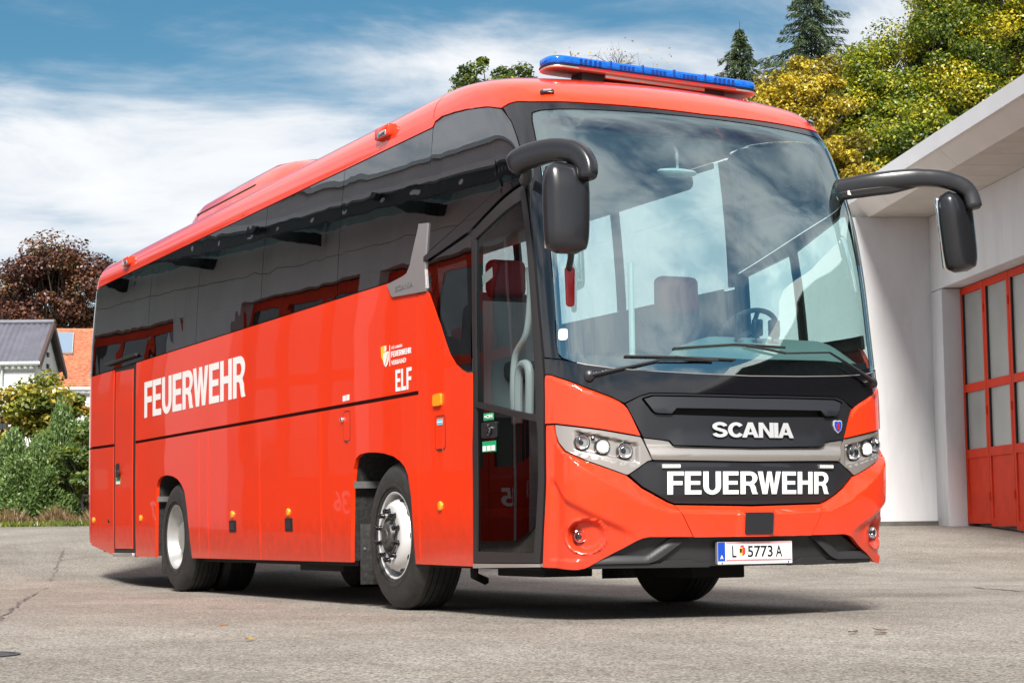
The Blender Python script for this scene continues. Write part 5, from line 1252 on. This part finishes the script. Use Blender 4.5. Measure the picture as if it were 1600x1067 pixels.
# ------------------------------------------------------------------ trees and shrubs
def leafmat(name, stops, trans=.35, rough=.55):
    t = NT(name); t.n.remove(t.b)
    at_ = t.node('ShaderNodeAttribute'); at_.attribute_name = 'tint'
    c = t.ramp(at_.outputs['Fac'], stops)
    d = t.node('ShaderNodeBsdfDiffuse'); tr = t.node('ShaderNodeBsdfTranslucent'); gl = t.node('ShaderNodeBsdfGlossy'); gl.inputs['Roughness'].default_value = .45
    gl.inputs['Color'].default_value = (.9, .9, .9, 1)
    m1 = t.node('ShaderNodeMixShader'); m1.inputs[0].default_value = trans; m2 = t.node('ShaderNodeMixShader'); m2.inputs[0].default_value = .05
    t.link(c, d.inputs[0]); t.link(c, tr.inputs[0]); t.link(d.outputs[0], m1.inputs[1]); t.link(tr.outputs[0], m1.inputs[2])
    t.link(m1.outputs[0], m2.inputs[1]); t.link(gl.outputs[0], m2.inputs[2]); t.link(m2.outputs[0], t.out.inputs[0]); return t.m
MT['bark'] = mat('bark', (.075, .06, .05), .9, var=.4, vscale=9, bump=.4, bscale=25)
LM = {
 'maple': leafmat('maple_leaves', [(0, (.035, .07, .008)), (.38, (.12, .19, .014)), (.62, (.34, .36, .018)), (1, (.66, .52, .025))]),
 'gold': leafmat('gold_leaves', [(0, (.14, .13, .015)), (.4, (.42, .32, .022)), (.75, (.66, .50, .03)), (1, (.76, .62, .08))]),
 'green': leafmat('green_leaves', [(0, (.03, .06, .010)), (.5, (.09, .15, .018)), (.85, (.22, .25, .025)), (1, (.42, .36, .03))]),
 'copper': leafmat('copper_leaves', [(0, (.03, .014, .012)), (.45, (.10, .034, .022)), (.72, (.20, .075, .03)), (1, (.10, .12, .03))], .2),
 'spruce': leafmat('spruce_needles', [(0, (.018, .036, .012)), (.6, (.045, .08, .026)), (1, (.09, .13, .04))], .2),
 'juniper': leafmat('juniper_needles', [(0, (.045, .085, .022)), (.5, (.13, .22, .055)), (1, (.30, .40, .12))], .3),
 'shrub': leafmat('shrub_leaves', [(0, (.08, .12, .015)), (.5, (.26, .28, .03)), (.85, (.50, .40, .04)), (1, (.50, .18, .03))]),
 'hay': leafmat('dry_grass', [(0, (.14, .085, .04)), (.6, (.26, .17, .08)), (1, (.16, .19, .05))], .3),
}
def quads_object(name, C, A, B, tint, m, parent=None):
    """leaf blades: centre C, half axes A and B (n x 3 each), folded slightly along the middle"""
    n = len(C); nrm = np.cross(A, B); nrm /= np.maximum(1e-9, np.linalg.norm(nrm, axis=1, keepdims=True)); up = nrm * np.linalg.norm(B, axis=1, keepdims=True) * .35
    V = np.stack([C - A, C - B * 1.0 + up - A * .1, C + A, C + B * 1.0 + up - A * .1], 1).reshape(-1, 3)
    me = bpy.data.meshes.new(name); me.vertices.add(4 * n); me.vertices.foreach_set('co', V.astype(np.float32).ravel())
    me.loops.add(4 * n); me.loops.foreach_set('vertex_index', np.arange(4 * n, dtype=np.int32))
    me.polygons.add(n); me.polygons.foreach_set('loop_start', np.arange(0, 4 * n, 4, dtype=np.int32)); me.polygons.foreach_set('loop_total', np.full(n, 4, np.int32))
    me.update(calc_edges=True); me.validate()
    a = me.attributes.new('tint', 'FLOAT', 'FACE'); a.data.foreach_set('value', np.clip(tint, 0, 1).astype(np.float32))
    me.materials.append(LM[m]); return link(bpy.data.objects.new(name, me), parent)
def rand_unit(r, n):
    v = r.normal(size=(n, 3)); return v / np.linalg.norm(v, axis=1, keepdims=True)
def leaves(r, pts, nrm, size, m, name, parent, tint):
    n = len(pts); d = nrm + rand_unit(r, n) * .9; d /= np.linalg.norm(d, axis=1, keepdims=True)
    a = np.cross(d, rand_unit(r, n)); a /= np.maximum(1e-6, np.linalg.norm(a, axis=1, keepdims=True)); b = np.cross(d, a)
    s = size * r.uniform(.6, 1.3, (n, 1)); return quads_object(name, pts, a * s, b * s * .62, tint, m, parent)
def branch_path(p0, p1, r, k=5, sag=.08):
    p0 = np.array(p0); p1 = np.array(p1); L = np.linalg.norm(p1 - p0); out = []
    for i in range(k + 1):
        t = i / k; out.append(tuple(p0 + (p1 - p0) * t + r.normal(size=3) * L * .03 * (0 < i < k) + np.array([0, 0, L * sag * math.sin(math.pi * t)])))
    return out
def broadleaf(name, label, base, height, crown_c, crown_r, m, seed, nleaf=14000, leaf=.13, clumps=46, group=None, tilt=0.5, hollow=.25, cat='tree', trunk_r=.24):
    """crown of many leaf clumps set at the ends of real limbs"""
    r = np.random.default_rng(seed); t = empty(name, tuple(base)); tag(t, label, cat, group)
    base = np.array(base, float); cc = np.array(crown_c, float); cr = np.array(crown_r, float)
    d = rand_unit(r, clumps * 3); rad = r.uniform(hollow, 1.0, (clumps * 3, 1)) ** .6
    cen = cc + d * rad * cr; cen = cen[:clumps]
    tr = MB(); top = cc + np.array([0, 0, cr[2] * .45])
    tp = branch_path(base, top, r, 7, 0); tr.tube(tp, [trunk_r * (1 - .75 * i / 7) for i in range(8)], 9)
    tr.build('trunk', 'bark', t, smooth=True)
    lb = MB()
    for c in cen[::1]:
        h = min(max((c[2] - base[2]) * .62 - .3, (cc[2] - cr[2] * 1.1 - base[2])), (top[2] - base[2]) * .98); f = np.clip(h / (top[2] - base[2]), 0, 1); k = f * 7; i = int(min(6, k))
        p = np.array(tp[i]) + (np.array(tp[i + 1]) - np.array(tp[i])) * (k - i)
        lb.tube(branch_path(p, c, r, 4), [trunk_r * .32 * (1 - .85 * q / 4) for q in range(5)], 5, cap=False)
    lb.build('limbs', 'bark', t, smooth=True)
    pts = []; nr = []; tint = []
    per = nleaf // clumps
    for c in cen:
        sz = cr.mean() * r.uniform(.15, .36); n = int(per * r.uniform(.6, 1.4))
        q = rand_unit(r, n); rr = r.uniform(.15, 1.0, (n, 1)) ** .55
        p = c + q * rr * sz * np.array([1.15, 1.15, .75]); pts.append(p)
        nv = q * .6 + np.array([0, 0, .8]); nr.append(nv)
        tint.append(np.clip(r.normal(.44, .2, n) + r.normal(0, .2), 0, 1))
    leaves(r, np.concatenate(pts), np.concatenate(nr), leaf, m, 'crown', t, np.concatenate(tint)); return t
def spruce(name, label, base, height, rad, seed, group=None, nwh=26, dens=1.0):
    r = np.random.default_rng(seed); t = empty(name, tuple(base)); tag(t, label, 'tree', group); b = np.array(base, float)
    MB().tube([tuple(b), tuple(b + [0, 0, height * .5]), tuple(b + [0, 0, height])], [.22, .13, .015], 8).build('trunk', 'bark', t, smooth=True)
    pts = []; dr = []; lb = MB()
    for k in range(nwh):
        f = k / nwh; z = height * (.58 + .415 * f); L = rad * (1 - f) ** .75 * r.uniform(.75, 1.15) + .10; nb = int(5 + 3 * (1 - f))
        a0 = r.uniform(0, 6.28)
        for q in range(nb):
            a = a0 + 6.283 * q / nb + r.normal(0, .25); Lq = L * r.uniform(.6, 1.15)
            p0 = b + [0, 0, z]; d = np.array([math.cos(a), math.sin(a), 0])
            path = [p0 + d * Lq * s + np.array([0, 0, Lq * (.10 * s - .38 * s * s + .16 * s ** 3)]) for s in (0, .33, .66, 1)]
            lb.tube([tuple(x) for x in path], [.035, .022, .014, .006], 4, cap=False)
            n = int(70 * dens * (Lq + .25))
            s = r.uniform(.08, 1, n); side_ = np.cross(d, [0, 0, 1]); w = (1.05 - s) * .26 * Lq + .05
            P = p0 + d * (Lq * s)[:, None] + np.array([0, 0, 1]) * (Lq * (.10 * s - .38 * s * s + .16 * s ** 3))[:, None]
            off = r.uniform(-1, 1, n); P = P + side_ * (off * w)[:, None] + np.array([0, 0, -1]) * (np.abs(r.normal(0, .10, n)) + .10 * np.abs(off))[:, None]
            pts.append(P); dd = d[None] * .5 + side_[None] * off[:, None] + np.array([0, 0, -.55]) + r.normal(0, .2, (n, 3)); dr.append(dd / np.linalg.norm(dd, axis=1, keepdims=True))
    lb.build('branches', 'bark', t)
    P = np.concatenate(pts); D = np.concatenate(dr); n = len(P); bb = np.cross(D, rand_unit(r, n)); bb /= np.linalg.norm(bb, axis=1, keepdims=True)
    s = r.uniform(.08, .17, (n, 1)); quads_object('needles', P, D * s, bb * s * .2, np.clip(r.normal(.45, .22, n), 0, 1), 'spruce', t); return t
def gpt(px, dep):
    p = at(px, 800, dep); return (p.x, p.y, float(ground_z(p.x, p.y)))
def crown(px, py, dep): return tuple(at(px, py, dep))
GR = 'trees behind the fire station'
def bl(name, label, px, py, dep, rpx, rpy, m, seed, **k):
    s = dep / 3029.; broadleaf(name, label, gpt(px, dep), 0, crown(px, py, dep), (rpx * s, rpx * s * .8, rpy * s), m, seed, **k)
bl('maple_tree', 'tall yellow green maple at the upper right corner, highest of the trees', 1585, 70, 84, 135, 190, 'maple', 11, nleaf=85000, clumps=130, leaf=.074, group=GR)
bl('maple_tree', 'large yellow green maple left of the highest corner maple', 1470, 130, 82, 110, 165, 'maple', 12, nleaf=80000, clumps=125, leaf=.073, group=GR)
bl('maple_tree', 'rounded green and yellow maple between the golden tree and the large maples', 1365, 185, 80, 90, 130, 'maple', 21, nleaf=64000, clumps=105, leaf=.072, group=GR)
bl('linden_tree', 'dark green tree low behind the station roof and coach corner', 1330, 220, 92, 95, 105, 'green', 13, nleaf=30000, clumps=70, leaf=.09, group=GR)
bl('golden_tree', 'loose golden autumn tree beside the end of the blue light bar', 1250, 185, 74, 80, 105, 'gold', 14, nleaf=30000, clumps=80, leaf=.068, group=GR, hollow=.1)
bl('maple_tree', 'low yellow maple just above the station fascia, right of the coach corner', 1450, 250, 66, 110, 85, 'maple', 15, nleaf=52000, clumps=90, leaf=.066, group=GR)
bl('golden_tree', 'low golden tree seen over the coach front corner', 1318, 285, 64, 72, 75, 'gold', 16, nleaf=22000, clumps=60, leaf=.07, group=GR)
bl('linden_tree', 'dark green tree filling the gap behind the large maples', 1530, 170, 97, 130, 130, 'green', 17, nleaf=18000, clumps=56, leaf=.13, group=GR)
bl('linden_tree', 'green treetop peeking above the red roof front of the coach', 772, 148, 80, 66, 68, 'green', 18, nleaf=11000, clumps=46, leaf=.075, hollow=.2)
bl('copper_beech', 'dark copper red beech tree behind the houses at the far left', 92, 462, 92, 98, 92, 'copper', 19, nleaf=30000, clumps=75, leaf=.09, hollow=.3)
bl('copper_beech', 'smaller dark red beech cut by the left edge, beside the large one', 6, 500, 96, 50, 45, 'copper', 20, nleaf=8000, clumps=30, leaf=.13)
def spr(px, tip, dep, rpx, seed, label, **k):
    p = gpt(px, dep); top = at(px, tip, dep).z; spruce('spruce_tree', label, p, top - p[2], rpx * dep / 3029., seed, GR, **k)
spr(1174, 14, 84, 128, 31, 'slim dark spruce left of the golden tree, its whole tip in view', nwh=30, dens=1.0)
spr(1288, -70, 88, 190, 32, 'broad dark spruce whose top is cut by the upper edge', nwh=30, dens=1.0)
def bare(px, py, dep, seed):
    r = np.random.default_rng(seed); g = np.array(gpt(px, dep)); top = np.array(at(px, py, dep)); t = empty('bare_tree', tuple(g)); tag(t, 'nearly bare treetop of thin twigs behind the blue light bar', 'tree')
    MB().tube([tuple(g), tuple(g + (top - g) * .6), tuple(top - [0, 0, .6])], [.16, .09, .03], 7).build('trunk', 'bark', t, smooth=True)
    b = MB()
    for k in range(44):
        f = r.uniform(.80, .99); p = g + (top - g) * f; a = r.uniform(0, 6.28); L = r.uniform(.8, 2.0) * (1.15 - f) * 4
        e = p + np.array([math.cos(a) * L, math.sin(a) * L, L * .9]); e[2] = min(e[2], top[2] + r.uniform(-.3, .2)); b.tube(branch_path(p, e, r, 4), [.025, .018, .013, .009, .005], 4, cap=False)
        for q in range(3):
            p2 = p + (e - p) * r.uniform(.4, .9); e2 = p2 + r.normal(size=3) * .25 + [0, 0, .3]; b.tube(branch_path(p2, e2, r, 3), [.009, .007, .005, .003], 3, cap=False)
    b.build('limbs', 'bark', t)
    P = np.stack([top + r.normal(size=3) * [1.2, 1.2, .35] for _ in range(90)]); leaves(r, P, rand_unit(r, 90), .06, 'gold', 'crown', t, r.uniform(0, .7, 90))
bare(965, 96, 76, 41)
# ---- hedge at the far left
def juniper(name, label, px, dep, w, h, seed, n=5200):
    r = np.random.default_rng(seed); g = np.array(gpt(px, dep)); t = empty(name, tuple(g)); tag(t, label, 'shrub', 'shrubs along the yard edge')
    b = MB()
    for k in range(7):
        a = r.uniform(0, 6.28); b.tube([tuple(g), tuple(g + [math.cos(a) * w * .25, math.sin(a) * w * .25, h * .4]), tuple(g + [math.cos(a) * w * .5, math.sin(a) * w * .5, h * .8])], [.05, .03, .01], 5, cap=False)
    b.build('stems', 'bark', t)
    q = rand_unit(r, n); q[:, 2] = np.abs(q[:, 2]); rr = r.uniform(.35, 1, (n, 1)) ** .5
    lump = 1 + .22 * np.sin(q[:, :1] * 6 + seed) * np.cos(q[:, 1:2] * 5 + q[:, 2:3] * 7)
    P = g + q * rr * lump * np.array([w, w, h]) + [0, 0, .05]
    D = q * .7 + np.array([0, 0, .45]) + r.normal(0, .6, (n, 3)); D /= np.linalg.norm(D, axis=1, keepdims=True)
    B = np.cross(D, rand_unit(r, n)); B /= np.linalg.norm(B, axis=1, keepdims=True); s = r.uniform(.025, .065, (n, 1))
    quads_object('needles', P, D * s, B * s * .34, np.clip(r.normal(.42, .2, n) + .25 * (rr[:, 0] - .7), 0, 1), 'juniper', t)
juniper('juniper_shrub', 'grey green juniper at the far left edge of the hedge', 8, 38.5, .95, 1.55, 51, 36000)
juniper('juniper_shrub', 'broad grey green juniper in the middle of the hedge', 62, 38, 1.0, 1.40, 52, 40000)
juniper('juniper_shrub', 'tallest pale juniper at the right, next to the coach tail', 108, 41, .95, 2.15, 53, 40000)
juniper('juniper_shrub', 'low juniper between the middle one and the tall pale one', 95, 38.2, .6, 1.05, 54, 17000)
s_ = 38 / 3029.
broadleaf('yellow_shrub', 'upright yellow and orange autumn shrub behind the junipers', gpt(62, 43), 0, crown(62, 655, 43), (1.0, .9, 1.1), 'shrub', 61, nleaf=11000, clumps=60, leaf=.055, cat='shrub', trunk_r=.05, hollow=.2)
broadleaf('yellow_shrub', 'small yellow shrub against the white wall below the orange roof', gpt(118, 44), 0, crown(118, 655, 44), (.5, .45, .6), 'shrub', 62, nleaf=3500, clumps=26, leaf=.05, cat='shrub', trunk_r=.04)
broadleaf('green_shrub', 'dense dark green shrub right beside the coach tail', gpt(128, 37.5), 0, crown(128, 742, 37.5), (.52, .5, .85), 'green', 63, nleaf=5200, clumps=30, leaf=.05, cat='shrub', trunk_r=.04)
broadleaf('yellow_shrub', 'thin reddish shrub in front of the house wall at the left edge', gpt(8, 45), 0, crown(10, 668, 45), (.55, .5, .5), 'copper', 64, nleaf=900, clumps=14, leaf=.05, cat='shrub', trunk_r=.03)
r = np.random.default_rng(77); n = 9000
PX = r.uniform(-60, 230, n); dep = r.uniform(36.3, 38.3, n)
P = np.array([tuple(at(a, 800, d)) for a, d in zip(PX, dep)]); P[:, 2] = ground_z(P[:, 0], P[:, 1])
hgt = r.uniform(.04, .17, (n, 1)) * (1 + .4 * np.sin(PX * .09))[:, None]; D = np.array([0, 0, 1.0]) + r.normal(0, .4, (n, 3)); D /= np.linalg.norm(D, axis=1, keepdims=True)
B = np.cross(D, rand_unit(r, n)); B /= np.linalg.norm(B, axis=1, keepdims=True)
dg_ = quads_object('dry_grass_strip', P + D * hgt * .9, D * hgt, B * .012, np.clip(r.normal(.45, .2, n), 0, 1), 'hay'); tag(dg_, 'strip of dry brown grass along the foot of the hedge', 'grass', kind='stuff')
n = 7000; PX = r.uniform(-60, 230, n); dep = r.uniform(35.6, 36.9, n); P = np.array([tuple(at(a, 800, d)) for a, d in zip(PX, dep)]); P[:, 2] = ground_z(P[:, 0], P[:, 1])
D = np.array([0, 0, 1.0]) + r.normal(0, .5, (n, 3)); D /= np.linalg.norm(D, axis=1, keepdims=True); B = np.cross(D, rand_unit(r, n)); B /= np.linalg.norm(B, axis=1, keepdims=True); hg = r.uniform(.02, .07, (n, 1))
vg = quads_object('grass_verge', P + D * hg * .9, D * hg, B * .008, np.clip(r.normal(.6, .25, n), 0, 1), 'green'); tag(vg, 'narrow green grass verge at the edge of the asphalt', 'grass', kind='stuff')
vs = []; fs = []
for i, px in enumerate(np.linspace(-300, 420, 30)):
    for d in (36.2, 62):
        p = at(px, 800, d); vs.append((p.x, p.y, float(ground_z(p.x, p.y)) + .012))
for i in range(29): fs.append((2 * i, 2 * i + 2, 2 * i + 3, 2 * i + 1))
sb = MB().add(vs, fs).build('lawn', mat('lawn_soil', (.06, .065, .025), .95, var=.4, vscale=2), None); sb['kind'] = 'structure'
